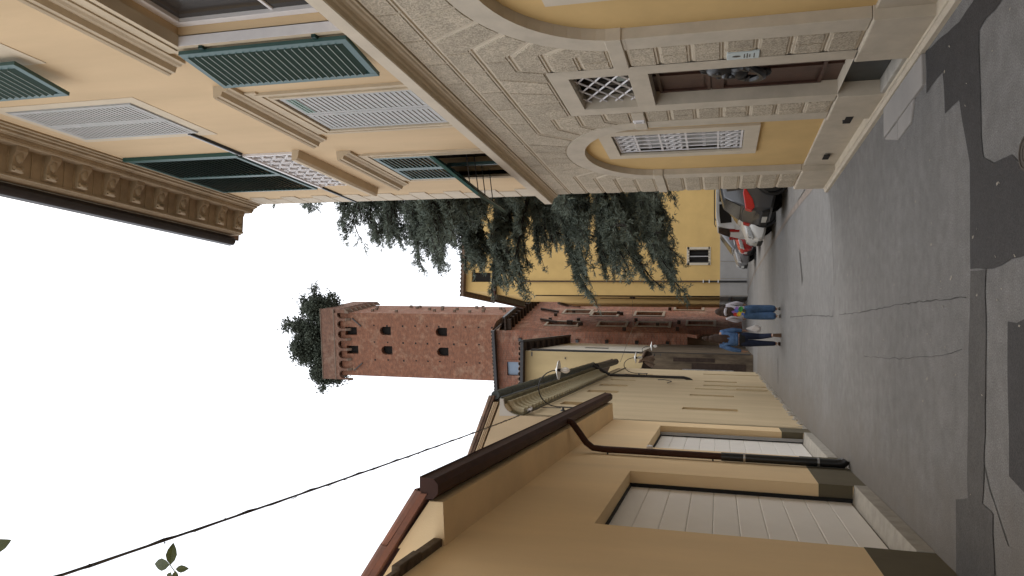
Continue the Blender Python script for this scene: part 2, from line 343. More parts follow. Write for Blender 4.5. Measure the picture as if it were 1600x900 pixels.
# ---- rusticated ashlar blocks, each one a part
def inset(poly, offs):
    n = len(poly); ar = sum(poly[i][0]*poly[(i+1) % n][1]-poly[(i+1) % n][0]*poly[i][1] for i in range(n)); sg = 1 if ar > 0 else -1
    L = []
    for i in range(n):
        a = Vector(poly[i][:2]); c = Vector(poly[(i+1) % n][:2]); d = (c-a).normalized(); nn = Vector((-d.y, d.x))*sg; L.append((a+nn*offs[i], d))
    out = []
    for i in range(n):
        (p, d), (q, e) = L[i-1], L[i]; cr_ = d.x*e.y-d.y*e.x
        if abs(cr_) < 1e-4: out.append((q.x, q.y)); continue
        t = ((q.x-p.x)*e.y-(q.y-p.y)*e.x)/cr_; v = p+d*t; out.append((v.x, v.y))
    return out
def block(poly, thin=()):
    n = len(poly); ed = []
    for i in range(n):
        dx = abs(poly[(i+1) % n][0]-poly[i][0]); dz = abs(poly[(i+1) % n][1]-poly[i][1])
        ed.append((.0025, .003, .006) if (i in thin or dz > 1.9*dx) else (.005, .007, .017))
    j = rnd.uniform(-.002, .003)
    A = inset(poly, [e[0] for e in ed]); B = inset(poly, [e[0]+e[1] for e in ed]); C = inset(poly, [sum(e) for e in ed]); D = inset(poly, [sum(e)+.004 for e in ed]); b = MB()
    vs = [(p[0], -.017, p[1]) for p in A]+[(p[0], -.004+j, p[1]) for p in B]+[(p[0], -.004+j, p[1]) for p in C]+[(p[0], .005+j, p[1]) for p in D]
    b.mi(1).faces(vs, [(r*n+i, r*n+(i+1) % n, (r+1)*n+(i+1) % n, (r+1)*n+i) for r in range(2) for i in range(n)])
    b.m = b.m; b.mi(0)
    i1 = len(b.v)-4*n
    for i in range(n): b.f.append((i1+2*n+i, i1+2*n+(i+1) % n, i1+3*n+(i+1) % n, i1+3*n+i)); b.m.append(0)
    tr = geometry.tessellate_polygon([[Vector((p[0], p[1], 0)) for p in D]])
    i0 = len(b.v)-n
    for t in tr: b.f.append(tuple(i0+k for k in t)); b.m.append(0)
    b.build('ashlar_block', [stone_r, stone_m], PZ)
def pt(e, s): return (s, e[1]+e[3]*math.sqrt(max(0, 1-((s-e[0])/e[2])**2)))
ZC = [.446+(2.222-.446)*k/7 for k in range(8)]
for (a, c, ph) in ((5.76, 6.135, 0), (7.365, 7.70, 0), (10.34, 11.2, 1)):
    for k in range(7):
        if (k+ph) % 2: md = (a+c)/2+rnd.uniform(-.01, .01); block(rect(a, md, ZC[k], ZC[k+1])); block(rect(md, c, ZC[k], ZC[k+1]))
        else: block(rect(a, c, ZC[k], ZC[k+1]))
ZA, ZB, ZT = 3.70, 3.43, 3.945
js = [3.7, 4.2, 4.76, 5.25, 5.74, 6.22, 6.75, 7.28, 7.8, 8.35, 8.85, 9.35, 9.85, 10.35, 10.8, 11.2]
for a, c in zip(js, js[1:]): block(rect(a, c, ZA, ZT))
def edge_arc(e, s0, s1):
    n = max(1, int(abs(s1-s0)/.12)); return [pt(e, s0+(s1-s0)*k/n) for k in range(n+1)]
def fan(poly, na): block(poly, thin=tuple(range(na)))
# big arch, upper voussoirs up to line A
rays = [(4.2, 4.15), (4.48, 4.5), (4.76, 4.9), (5.02, 5.30)]
for (r0, t0), (r1, t1) in zip(rays, rays[1:]):
    arc = edge_arc(BA, r0, r1); fan(arc+[(t1, ZA), (t0, ZA)], len(arc)-1)
arc = edge_arc(BA, 5.02, 5.26); fan(arc+[(5.52, ZB), (5.56, ZB), (5.56, ZA), (5.30, ZA)], len(arc)-1)
arc = edge_arc(BA, 5.26, 5.46); fan(arc+[(5.72, 3.17), (5.80, 3.17), (5.80, ZB), (5.52, ZB)], len(arc)-1)
arc = edge_arc(BA, 5.46, 5.63); fan(arc+[(5.75, 2.90), (6.135, 2.90), (6.135, 2.965), (6.05, 3.17), (5.72, 3.17)], len(arc)-1)
arc = edge_arc(BA, 5.63, 5.735); fan(arc+[(5.84, 2.63), (6.135, 2.63), (6.135, 2.90), (5.75, 2.90)], len(arc)-1)
arc = edge_arc(BA, 5.735, 5.755); m_ = 5.98; fan(arc+[(5.765, 2.358), (m_, 2.358), (m_, 2.63), (5.84, 2.63)], len(arc)-1); block(rect(m_, 6.135, 2.358, 2.63))
# course under line A between the arches
j2 = [5.56, 5.98, 6.5, 7.02, 7.52, 7.93]
for a, c in zip(j2, j2[1:]): block(rect(a, c, ZB, ZA))
# flat fan over the door frame
tp = [5.80, 6.18, 6.55, 6.93, 7.33, 7.69]; bt = [6.05, 6.38, 6.68, 6.88, 7.12, 7.44]
block([(5.80, 3.17), (6.05, 3.17), (6.135, 2.965), (6.38, 2.965), (6.18, ZB), (5.80, ZB)], thin=(1, 2))
for k in (1, 2, 3): block([(bt[k], 2.965), (bt[k+1], 2.965), (tp[k+1], ZB), (tp[k], ZB)])
block([(7.12, 2.965), (7.365, 2.965), (7.44, 3.17), (7.69, 3.17), (7.69, ZB), (7.33, ZB)], thin=(1,))
# small arch, left side
arc = edge_arc(SA, 7.71, 7.735)[::-1]; block([(7.705, 2.358)]+arc[::-1]+[(7.62, 2.63), (7.365, 2.63), (7.365, 2.358)], thin=(0, 1))
arc = edge_arc(SA, 7.735, 7.87); fan(arc+[(7.74, 2.90), (7.365, 2.90), (7.365, 2.63), (7.62, 2.63)], len(arc)-1)
arc = edge_arc(SA, 7.87, 8.05); fan(arc+[(7.80, 3.17), (7.44, 3.17), (7.365, 2.965), (7.365, 2.90), (7.74, 2.90)], len(arc)-1)
arc = edge_arc(SA, 8.05, 8.24); fan(arc+[(7.95, ZB), (7.69, ZB), (7.69, 3.17), (7.80, 3.17)], len(arc)-1)
arc = edge_arc(SA, 8.24, 8.5); fan(arc+[(8.32, ZA), (7.93, ZA), (7.93, ZB), (7.95, ZB)], len(arc)-1)
rays = [(8.5, 8.32), (8.78, 8.70), (9.02, 9.02), (9.27, 9.36), (9.54, 9.73)]
for (r0, t0), (r1, t1) in zip(rays, rays[1:]):
    arc = edge_arc(SA, r0, r1); fan(arc+[(t1, ZA), (t0, ZA)], len(arc)-1)
# small arch, right side to the corner
lv = [(9.54, 9.73, ZA), (9.80, 10.06, ZB), (9.99, 10.22, 3.17), (10.17, 10.28, 2.90), (10.30, 10.36, 2.63), (10.335, 10.345, 2.358)]
for (r0, t0, z0), (r1, t1, z1) in zip(lv, lv[1:]):
    arc = edge_arc(SA, r0, r1)
    if z1 in (2.90, ZB, 2.358): fan(arc+[(t1, z1), (S1, z1), (S1, z0), (t0, z0)], len(arc)-1)
    else:
        md = 10.75; fan(arc+[(t1, z1), (md, z1), (md, z0), (t0, z0)], len(arc)-1); block(rect(md, S1, z1, z0))
# the same stonework on the near side of the big arch, mostly outside the frame
mirr = lambda poly: [(9.0-p[0], p[1]) for p in poly]
for (r0, t0, z0), (r1, t1, z1) in zip([(5.02, 5.30, ZA), (5.26, 5.52, ZB), (5.46, 5.72, 3.17), (5.63, 5.75, 2.90), (5.735, 5.84, 2.63)], [(5.26, 5.52, ZB), (5.46, 5.72, 3.17), (5.63, 5.75, 2.90), (5.735, 5.84, 2.63), (5.755, 5.765, 2.358)]):
    arc = edge_arc(BA, r0, r1); fan(mirr(arc+[(t1, z1), (6.135, z1), (6.135, z0), (t0, z0)]), len(arc)-1)
rays = [(4.2, 4.15), (3.98, 3.70)]; arc = edge_arc(BA, 4.2, 3.98); fan(arc+[(3.70, ZA), (4.15, ZA)], len(arc)-1)
lv_ = ZC+[2.358, 2.63, 2.90, 3.17, ZB, ZA, ZT]
for q, (z0, z1) in enumerate(zip(lv_, lv_[1:])):
    if z0 > 2.2 and z1 < 2.36: continue
    hi = 2.865 if z1 < ZB else 3.48 if z1 <= ZA else 3.70
    xs = [hi]; x_ = hi-(.30 if q % 2 else .55)
    if z1 > 2.36 and z1 <= 3.44: xs = [2.865]
    while x_ > .2: xs.append(x_); x_ -= .55
    if z1 < 2.23: xs = [3.24-.0]+[v for v in xs if v < 3.0]
    for a, c in zip(xs[1:], xs): block(rect(a, c, z0, z1))
# ---- door case, transom, door
fr = MB(); wall(fr, 1, rect(6.135, 7.365, .446, 2.96), [rect(6.32, 7.18, .447, 2.09), rect(6.32, 7.18, 2.26, 2.79)], .002, .14); fr.build('door_case', stone_s, PZ)
for (a, c) in ((6.135, 6.32), (7.18, 7.365)): MB().prism(rect(a, c, .0, .446), WP, -.14, .032).build('door_socle', stone_s, PZ, bevel=.006)
MB().prism(rect(6.30, 7.2, .0, .085), WP, -.16, .02).build('threshold', conc, PZ, bevel=.006)
d = MB(); d.box(6.30, 7.20, -.2, -.14, .08, 2.1)
for (a, c, e, f) in ((6.36, 6.72, .62, 1.45), (6.78, 7.14, .62, 1.45), (6.36, 6.72, 1.6, 2.02), (6.78, 7.14, 1.6, 2.02)):
    for (p, q, g, h) in ((a-.03, c+.03, e-.03, e), (a-.03, c+.03, f, f+.03), (a-.03, a, e, f), (c, c+.03, e, f)): d.prism(rect(p, q, g, h), WP, -.14, -.115)
    d.prism([(a+.03, e+.03), (c-.03, e+.03), (c-.03, f-.03), (a+.03, f-.03)], WP, -.14, -.128)
d.box(6.30, 7.20, -.14, -.12, 1.48, 1.56); d.box(6.735, 6.765, -.14, -.125, .1, 2.08)
door = d.build('door', door_w, PZ, bevel=.004)
MB().box(6.305, 7.195, -.14, -.110, .09, .44).build('kick_plate', metal_k, door)
k = MB(); c0 = (6.52, -.09, 1.46)
k.sphere((6.52, -.085, 1.47), .07, 10, 7, (1, .7, 1.15)); k.sphere((6.52, -.05, 1.455), .032, 8, 5, (1, .9, .8)); k.sphere((6.52, -.035, 1.43), .018, 8, 4)
for sx in (-1, 1): k.sphere((6.52+sx*.055, -.09, 1.52), .022, 7, 4); k.sphere((6.52+sx*.026, -.045, 1.49), .012, 6, 4)
for i in range(11): a = math.pi*2*i/11; k.sphere((6.52+.078*math.cos(a), -.1, 1.47+.09*math.sin(a)), .028, 7, 4)
k.torus((6.52, -.05, 1.36), (0, 1, .25), .070, .021, 18, 7); k.sphere((6.52, -.07, 1.40), .05, 8, 5); k.sphere((6.52, -.05, 1.28), .028, 8, 5)
S_ = 1.75
k.v = [(6.52+(x-6.52)*S_, -.12+(y+.12)*1.5, 1.46+(z-1.47)*S_*1.05) for x, y, z in k.v]; k.build('door_knocker', iron_b, door, smooth=True)
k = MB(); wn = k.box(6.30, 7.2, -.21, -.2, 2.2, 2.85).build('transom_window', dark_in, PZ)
b = MB()
for z in (2.32, 2.62): b.box(6.3, 7.2, -.2, -.17, z, z+.035)
for s in (6.42, 6.95): b.box(s, s+.04, -.2, -.165, 2.26, 2.8)
b.build('sash', mat('grey_sash', (.10, .085, .07), .6, .1), wn)
b = MB(); b.box(6.5, 7.1, -.195, -.18, 2.36, 2.44); b.build('pale_fitting', mat('pale_fitting', (.38, .42, .38), .6, .1), wn)
cx, cz, wx, hz = 6.75, 2.525, .43, .265
for sgn in (1, -1):
    for kk in range(-5, 6):
        x0 = kk*.25; pts = []
        for t in (-1, 1):
            pass
        # line z = sgn*(x-x0)*.62 clipped to the opening
        xa, xb = -wx, wx
        za = lambda x: sgn*(x-x0)*.62
        lo, hi = x0-hz/.62, x0+hz/.62; xa, xb = max(xa, lo), min(xb, hi)
        if xb-xa < .03: continue
        MB().tube([(cx+xa, -.075, cz+za(xa)), (cx+xb, -.075 if sgn > 0 else -.072, cz+za(xb))], .0105, 4).build('lattice_bar', white_iron, PZ)
# ---- small grilled window in the niche
b = MB(); wall(b, 1, rect(8.19, 9.36, 1.06, 2.84), [rect(8.34, 9.21, 1.22, 2.69)], -.045, .10); b.prism(rect(8.19, 9.36, 1.06, 2.84), WP, -.09, -.0455, caps=False); b.build('window_surround', stone_m, PZ)
g = MB(); g.box(8.3, 9.25, -.17, -.16, 1.2, 2.72); gw = g.build('grilled_window', mat('lilac_blind', (.46, .43, .45), .7, .05), PZ)
for i in range(14): MB().box(8.35+i*.062, 8.35+i*.062+.05, -.16, -.150, 1.22, 2.69).build('blind_slat', blind_grey, gw)
for i in range(6):
    s = 8.38+i*.158; MB().tube([(s, -.085, 1.225), (s, -.085, 2.685)], .010, 6).build('grille_bar', white_iron, gw)
for z in (1.24, 1.50, 1.86, 2.16, 2.44, 2.67): MB().box(8.345, 9.205, -.098, -.080, z-.012, z+.012).build('grille_rail', white_iron, gw)
sb = MB()
for i in range(5):
    s = 8.46+i*.158
    for (z0, z1) in ((1.24, 1.50), (1.86, 2.16), (2.44, 2.67)):
        zm = (z0+z1)/2; sb.torus((s, -.09, zm-.05), (0, 1, 0), .042, .010, 10, 5, .6, 5.4); sb.torus((s, -.09, zm+.055), (0, 1, 0), .042, .010, 10, 5, 3.7, 8.6); sb.sphere((s, -.09, zm), .02, 6, 4)
    for z in (2.30, 1.66): sb.box(s-.10, s-.06, -.10, -.075, z-.02, z+.02)
so_ = sb.build('scrollwork', white_iron, gw, smooth=True); so_['kind'] = 'stuff'
# big arch niche: shuttered window behind (upper part in frame)
b = MB(); wall(b, 1, rect(3.6, 5.0, 1.15, 2.70), [rect(3.75, 4.85, 1.3, 2.54)], -.05, .1); b.prism(rect(3.6, 5.0, 1.15, 2.70), WP, -.09, -.0505, caps=False); b.build('window_surround', stone_m, PZ)
MB().box(3.7, 4.9, -.18, -.17, 1.28, 2.6).build('grilled_window', MATS['lilac_blind'], PZ)
# ---- string course
sp = [(-.05, 3.94), (.012, 3.94), (.016, 3.955), (.03, 3.965), (.034, 3.985), (.05, 4.0), (.075, 4.005), (.085, 4.02), (.125, 4.022), (.125, 4.15), (.10, 4.175), (.012, 4.20), (-.05, 4.20)]
MB().prism(sp, PR, S0, S1+.1).build('string_course', trim, PZ)
MB().prism([(.1255, 4.028), (.131, 4.028), (.131, 4.145), (.1255, 4.145)], PR, S0, S1+.105).build('string_fascia', stone_m, PZ)
# ---- quoins at the corner
z = 4.205; i = 0
while z < 9.2:
    L = .36 if i % 2 else .50; MB().prism(rect(S1-L, S1+.012, z+.006, z+.284), WP, -.05, .013).build('quoin', stone_m, PZ, bevel=.004); z += .29; i += 1
# ---- window cornices, frames
CP = [(-.03, 0), (.03, 0), (.035, .03), (.05, .05), (.055, .085), (.10, .10), (.105, .135), (.115, .14), (.125, .165), (.11, .18), (-.03, .20)]
def hood(a, c, z): MB().prism([(p[0], p[1]+z) for p in CP], PR, a, c).build('window_hood', trim, PZ); MB().prism(rect(a+.2, c-.2, z-.13, z-.001), WP, -.02, .018).build('frieze', trim, PZ)
def frame(a, c, z0, z1, w_=.13):
    b = MB()
    for (p, q, d) in ((0, .045, .030), (.045, .09, .018), (.09, w_, .034)):
        o0, o1 = w_-p, w_-q
        b.prism([(a-o0, z0), (a-o1, z0), (a-o1, z1+o1), (c+o1, z1+o1), (c+o1, z0), (c+o0, z0), (c+o0, z1+o0), (a-o0, z1+o0)], WP, -.06, d)
    b.build('window_frame', trim, PZ)
hood(3.42, 5.22, 5.93); hood(5.83, 7.62, 5.93); hood(8.2, 10.02, 5.93)
frame(3.75, 4.88, 4.20, 5.72); frame(6.2, 7.28, 4.20, 5.70); frame(8.5, 9.72, 4.20, 5.72)
# ---- shutters: frame mesh (part) with every slat a sub-part
SLAT = {}; LIP = mat('lit_slat_edge', (.21, .26, .235), .6, .1, 12)  # paler lip colour paints in the light caught by the slat edges
def leaf(w_, h, n, fm, sm, loc, rz=0, mid=False, th=.036, tilt=38, name='shutter', label=None, sr=.055, over=1.0):
    b = MB(); st = sr
    b.box(0, st, 0, th, 0, h); b.box(w_-st, w_, 0, th, 0, h); b.box(st, w_-st, 0, th, 0, st*1.1); b.box(st, w_-st, 0, th, h-st, h)
    if mid: b.box(st, w_-st, 0, th, h*.48, h*.48+st)
    o = b.build(name, fm, PZ, loc, bevel=.003); o.rotation_euler = (0, 0, rz)
    if label: o['label'] = label
    key = (round(w_, 3), n, sm.name, round(h, 2))
    pit = (h-2.1*st)/n
    if key not in SLAT:
        s = MB(); t = R(tilt); hh = pit*.62
        s.obox((w_/2, th*.5, 0), (w_/2-st, 0, 0), (0, math.cos(t)*.005, math.sin(t)*.005), (0, -math.sin(t)*hh*over, math.cos(t)*hh*over))
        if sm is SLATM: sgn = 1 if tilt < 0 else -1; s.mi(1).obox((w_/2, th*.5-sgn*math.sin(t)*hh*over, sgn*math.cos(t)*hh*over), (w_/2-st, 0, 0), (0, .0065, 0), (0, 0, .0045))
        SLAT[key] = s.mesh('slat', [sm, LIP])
    for i in range(n):
        z_ = st*1.1+pit*(i+.5)
        if mid and h*.48-.015 < z_ < h*.48+st+.015: continue
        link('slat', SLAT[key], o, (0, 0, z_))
    return o
# W1 near window: one leaf folded back against the wall
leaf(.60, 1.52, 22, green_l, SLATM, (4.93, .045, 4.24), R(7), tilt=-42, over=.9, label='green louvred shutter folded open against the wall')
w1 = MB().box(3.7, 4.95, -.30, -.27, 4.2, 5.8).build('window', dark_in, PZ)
b = MB()
for (p, q, e, f) in ((3.75, 3.82, 4.24, 5.74), (4.80, 4.88, 4.24, 5.74), (4.28, 4.35, 4.24, 5.74), (3.82, 4.80, 5.66, 5.74), (3.82, 4.8, 4.24, 4.34)): b.box(p, q, -.19, -.13, e, f)
b.box(3.82, 4.8, -.18, -.15, 4.80, 4.83)
b.build('sash', white_p, w1, bevel=.004); MB().box(3.8, 4.85, -.168, -.164, 4.3, 5.7).build('pane', glass, w1)
b = MB(); b.box(4.875, 4.90, -.05, .03, 4.24, 5.72); b.build('reveal_bead', white_p, w1)
for z_ in (4.48, 5.5): MB().box(4.885, 4.945, .032, .06, z_, z_+.035).build('hinge', green_d, PZ)
# W2 blind window with closed weathered shutters
MB().prism(rect(6.2, 7.28, 4.2, 5.70), WP, -.05, .004).build('blind_panel', blind_grey, PZ)
for s_ in (6.215, 6.745): leaf(.52, 1.46, 24, blind_grey, blind_grey, (s_, .004, 4.215), th=.014, tilt=9, over=.78, label='closed shutter painted dusty grey')
b = MB()
for z_ in (5.52, 5.56, 5.60): b.prism(rect(6.28, 6.68, z_, z_+.022), WP, .012, .0215)
b.build('green_slat_remains', blind_green, PZ)
# W3 far window: louvres above, lower half pushed out like an awning
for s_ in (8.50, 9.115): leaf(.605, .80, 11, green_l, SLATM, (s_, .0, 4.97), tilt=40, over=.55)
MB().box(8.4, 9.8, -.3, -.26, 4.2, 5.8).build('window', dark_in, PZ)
b = MB(); b.box(9.08, 9.13, -.02, .02, 4.22, 4.97); b.build('mullion', green_l, PZ)
aw = MB(); L = .82; an = R(38)
def awp(s, t, o): return (s, .02+t*math.sin(an)+o*math.cos(an), 4.97-t*math.cos(an)+o*math.sin(an))
def awbox(m_, s0, s1, t0, t1, o0, o1):
    vs = [awp(s, t, o) for o in (o0, o1) for t in (t0, t1) for s in (s0, s1)]; m_.faces(vs, [(0, 2, 3, 1), (4, 5, 7, 6), (0, 1, 5, 4), (2, 6, 7, 3), (0, 4, 6, 2), (1, 3, 7, 5)])
for (p, q, e, f) in ((8.5, 8.56, 0, L), (9.66, 9.72, 0, L), (9.08, 9.14, 0, L), (8.56, 9.66, 0, .06), (8.56, 9.66, L-.06, L)): awbox(aw, p, q, e, f, 0, .036)
awo = aw.build('awning_shutter', green, PZ, bevel=.003)
for (p, q) in ((8.56, 9.08), (9.14, 9.66)):
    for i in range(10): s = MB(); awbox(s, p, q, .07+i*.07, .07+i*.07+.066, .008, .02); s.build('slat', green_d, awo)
for s_ in (8.62, 8.95, 9.25, 9.6): MB().tube([(s_, -.05, 4.55), awp(s_, .62, 0)], .007, 5).build('stay_rod', iron_b, awo)
# W4 upper near window
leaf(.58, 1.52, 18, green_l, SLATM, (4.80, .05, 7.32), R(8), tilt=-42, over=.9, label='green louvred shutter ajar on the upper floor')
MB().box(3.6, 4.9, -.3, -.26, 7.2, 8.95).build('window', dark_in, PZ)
b = MB(); b.prism([(3.5, 7.2), (5.0, 7.2), (5.0, 8.98), (3.5, 8.98)], WP, -.001, .006); b.build('painted_band', surround, PZ)
# W5 upper blind window
b = MB(); b.prism(rect(5.93, 7.24, 7.14, 9.02), WP, -.01, .005); b.build('painted_band', surround, PZ)
MB().prism(rect(6.06, 7.11, 7.29, 8.92), WP, -.01, .009).build('blind_panel', blind_grey, PZ)
for s_ in (6.07, 6.59): leaf(.515, 1.60, 26, blind_grey, blind_grey, (s_, .008, 7.30), th=.012, tilt=7, over=.78, label='closed grey shutter of the upper blind window')
# W6 upper far window: closed green shutters over a pierced parapet
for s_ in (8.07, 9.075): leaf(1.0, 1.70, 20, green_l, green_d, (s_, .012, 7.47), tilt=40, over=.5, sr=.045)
b = MB(); b.box(8.0, 8.06, -.05, .05, 7.44, 9.2); b.build('shutter_jamb', green, PZ)
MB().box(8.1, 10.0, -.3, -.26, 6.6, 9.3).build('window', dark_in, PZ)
MB().box(8.16, 10.0, -.12, -.10, 6.68, 7.5).build('parapet_backing', blind_grey, PZ)
rl = MB(); rl.box(8.12, 10.06, -.02, .035, 7.38, 7.43); rl.box(8.12, 10.06, -.02, .03, 6.665, 6.70); rl.box(8.12, 8.16, -.02, .03, 6.70, 7.38)
ro = rl.build('parapet', white_p, PZ, bevel=.003)
o_ = MB()
for z_ in (6.80, 6.98, 7.16, 7.31): o_.torus((0, 0, z_), (0, 1, 0), .072, .015, 10, 5); o_.sphere((0, 0, z_+.085), .026, 6, 4)
o_.tube([(-.1025, 0, 6.70), (-.1025, 0, 7.38)], .017, 5); om = o_.mesh('pierced_ornament', white_p, True)
for i in range(9): link('pierced_ornament', om, ro, (8.29+i*.205, .005, 0))
MB().prism([(-.02, 6.56), (.10, 6.575), (.13, 6.60), (.13, 6.66), (-.02, 6.665)], PR, 8.05, 10.32).build('parapet_ledge', trim, PZ)
MB().prism([(-.01, 7.385), (.035, 7.40), (.035, 7.43), (-.01, 7.43)], PR, 7.10, 8.07).build('wall_rail', iron_b, PZ)
MB().prism([(.003, 7.432), (.033, 7.432), (.033, 7.445), (.003, 7.445)], PR, 7.10, 8.07).build('rail_capping', white_p, PZ)
MB().prism([(-.01, 7.385), (.03, 7.40), (.03, 7.43), (-.01, 7.43)], PR, 10.08, 11.22).build('wall_rail', iron_b, PZ)
# ---- main cornice
cp = [(-.05, 9.24), (.02, 9.24), (.025, 9.28), (.045, 9.285), (.05, 9.33), (.075, 9.335), (.085, 9.37), (.10, 9.38), (.10, 9.40), (.13, 9.40), (.165, 9.47), (.17, 9.49), (.17, 9.60), (.50, 9.60), (.50, 9.585), (.525, 9.585), (.53, 9.62), (.55, 9.64), (.56, 9.70), (.56, 9.84), (-.05, 9.84)]
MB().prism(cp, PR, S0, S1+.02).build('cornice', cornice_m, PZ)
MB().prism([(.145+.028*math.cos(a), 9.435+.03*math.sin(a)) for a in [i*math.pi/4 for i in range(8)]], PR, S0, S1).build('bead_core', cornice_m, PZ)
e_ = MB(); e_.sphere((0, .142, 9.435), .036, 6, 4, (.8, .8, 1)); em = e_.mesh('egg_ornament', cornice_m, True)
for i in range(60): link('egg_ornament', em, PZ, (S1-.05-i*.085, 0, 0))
br = MB()
br.prism([(.165, 9.47), (.22, 9.475), (.30, 9.525), (.40, 9.535), (.46, 9.52), (.475, 9.545), (.465, 9.60), (.165, 9.60)], lambda p, q, d: (d, p, q), -.075, .075)
br.box(-.095, .095, .17, .485, 9.588, 9.606)
br.sphere((0, .29, 9.515), .055, 8, 5, (.9, 1.6, .7)); br.sphere((0, .44, 9.52), .04, 8, 5, (1.4, .7, .8))
for sx in (-1, 1): br.sphere((sx*.05, .42, 9.53), .028, 6, 4)
bm_ = br.mesh('modillion', cornice_m, False)
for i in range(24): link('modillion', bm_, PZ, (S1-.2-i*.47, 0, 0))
for i in range(24):
    s_ = S1-.2-.235-i*.47; q = MB(); q.box(s_-.008, s_+.008, .175, .49, 9.585, 9.603); q.build('soffit_rib', cornice_m, PZ)
gp = [(.58, 9.80), (.60, 9.72), (.64, 9.685), (.69, 9.685), (.735, 9.72), (.75, 9.80), (.74, 9.81), (.58, 9.81)]
MB().prism(gp, PR, S0, S1-.05).build('gutter', gutter_d, PZ, smooth=True)
# ---- small fittings on the palazzo
sg_ = thing('wall_plaque', 'small pale blue name plate beside the wooden street door', 'sign', (PX, 6.045, 1.31), R(90))
MB().prism(rect(-.068, .068, -.125, .125), WP, -.004, .016).build('plate', mat('plaque_plate', (.52, .58, .58), .35, .04, spec=.5), sg_, bevel=.003)
b = MB()
b.prism([( .018*math.cos(a), .05+.032*math.sin(a)) for a in [i*math.pi/6 for i in range(12)]], WP, .0155, .0172)
for (z_, w_) in ((-.01, .04), (-.032, .05), (-.052, .03), (-.085, .045)): b.prism(rect(-w_, w_, z_-.004, z_+.004), WP, .0155, .0172)
b.build('plate_print', iron_b, sg_)
sg_ = thing('doorbell_box', 'small white intercom box on the stone pier between the door and the arched window', 'intercom', (PX, 7.62, 2.295), R(90))
MB().prism(rect(-.045, .045, -.062, .062), WP, -.004, .032).build('case', white_p, sg_, bevel=.012)
MB().prism(rect(-.006, .006, -.03, .03), WP, .031, .0345).build('slot', iron_b, sg_)
# ============================================================ GROUND
def sheet(name, poly, z, m_):
    b = MB(); tr = geometry.tessellate_polygon([[Vector((p[0], p[1], 0)) for p in poly]]); b.faces([(p[0], p[1], z) for p in poly], tr); return struct(b.build(name, m_))
def rag(poly, a=.012, st=.12):
    out = []
    for p, q in zip(poly, poly[1:]+poly[:1]):
        L = math.dist(p, q); n = max(1, int(L/st))
        for i in range(n): t = i/n; out.append((p[0]+(q[0]-p[0])*t+rnd.uniform(-a, a), p[1]+(q[1]-p[1])*t+rnd.uniform(-a, a)))
    return out
sheet('ground', [(-900, -900), (900, -900), (900, 1500), (-900, 1500)], -.012, asph_p)
sheet('road', [(-6, -8), (2.5, -8), (2.5, 11.2), (2.78, 12.0), (3.3, 32), (3.0, 40), (2.9, 70), (-3, 70)], 0, asph)
sheet('parking_area', [(2.86, 11.2), (14, 11.2), (14, 40), (3.35, 40), (3.38, 32)], .0, asph_p)
sheet('road_edge_strip', [(2.58, 11.22), (2.74, 11.22), (3.04, 17), (3.36, 32), (3.20, 40), (3.10, 40), (3.26, 32), (2.92, 17)], .004, mat('edge_strip', (.245, .205, .175), .9, .2, 3, .2, 40))
sheet('asphalt_patch', rag([(2.28, 3.0), (2.15, 5.2), (2.27, 6.0), (1.96, 6.0), (1.96, 5.6), (1.67, 5.55), (1.64, 5.25), (1.2, 5.08), (.53, 5.11), (.51, 4.84), (.52, 4.2), (.95, 4.22), (1.08, 4.40), (1.09, 4.66), (1.17, 4.83), (1.3, 4.86), (1.95, 4.85), (2.0, 3.0)]), .004, asph_d)
sheet('asphalt_trench', rag([(.53, 5.115), (.51, 4.845), (-.3, 4.9), (-.84, 4.985), (-.87, 4.83), (-1.5, 4.82), (-1.5, 5.52), (-.91, 5.50), (-.87, 5.26), (-.32, 5.21)]), .005, asph_m)
sheet('asphalt_repair', rag([(.19, 4.53), (.20, 3.2), (-.9, 3.2), (-.68, 4.38), (-.63, 4.57)]), .004, asph_d)
# cracks and seams in the surface
def strip(name, path, w_, m_, z=.003):
    L, Rr = [], []
    for i, p in enumerate(path):
        a = Vector(path[max(0, i-1)]); c = Vector(path[min(len(path)-1, i+1)]); d = (c-a).normalized(); n = Vector((-d.y, d.x)); ww = w_*rnd.uniform(.4, 1.3)*.5
        L.append((p[0]+n.x*ww, p[1]+n.y*ww, z)); Rr.append((p[0]-n.x*ww, p[1]-n.y*ww, z))
    b = MB()
    for i in range(len(path)-1): b.face([L[i], L[i+1], Rr[i+1], Rr[i]])
    return struct(b.build(name, m_))
def wob(path, a, st=.12):
    out = []
    for p, q in zip(path, path[1:]):
        n = max(1, int(math.dist(p, q)/st))
        for i in range(n): t = i/n; out.append((p[0]+(q[0]-p[0])*t+rnd.uniform(-a, a), p[1]+(q[1]-p[1])*t+rnd.uniform(-a, a)))
    return out+[path[-1]]
crk = mat('crack_dark', (.098, .095, .091), .95, .2, 20)
strip('road_crack', wob([(.76, 16.8), (.62, 13), (.50, 10.75), (.76, 10.6)], .008), .016, crk)
strip('road_crack', wob([(.50, 10.2), (.45, 8.57), (.44, 7.1), (.41, 6.1), (.37, 5.2)], .008, .11), .009, crk)
strip('road_crack', wob([(-.02, 8.6), (-.03, 7.0), (.0, 5.9), (.05, 5.3)], .008, .12), .005, crk)
strip('road_crack', wob([(-.35, 5.2), (-.75, 4.86), (-1.0, 4.6)], .01), .01, crk)
strip('road_seam', wob([(2.28, 10.9), (.9, 10.6)], .006), .014, crk)
strip('road_crack', wob([(2.2, 10.6), (1.5, 10.45), (.9, 10.5)], .02), .008, crk)
for (a, c) in (((1.93, 14.9), (1.28, 14.45)), ((-.15, 20.2), (-.80, 20.2))):
    o = strip('drain_slot', [a, c], .16, mat('drain_iron', (.055, .053, .05), .6, .2, 20)); 
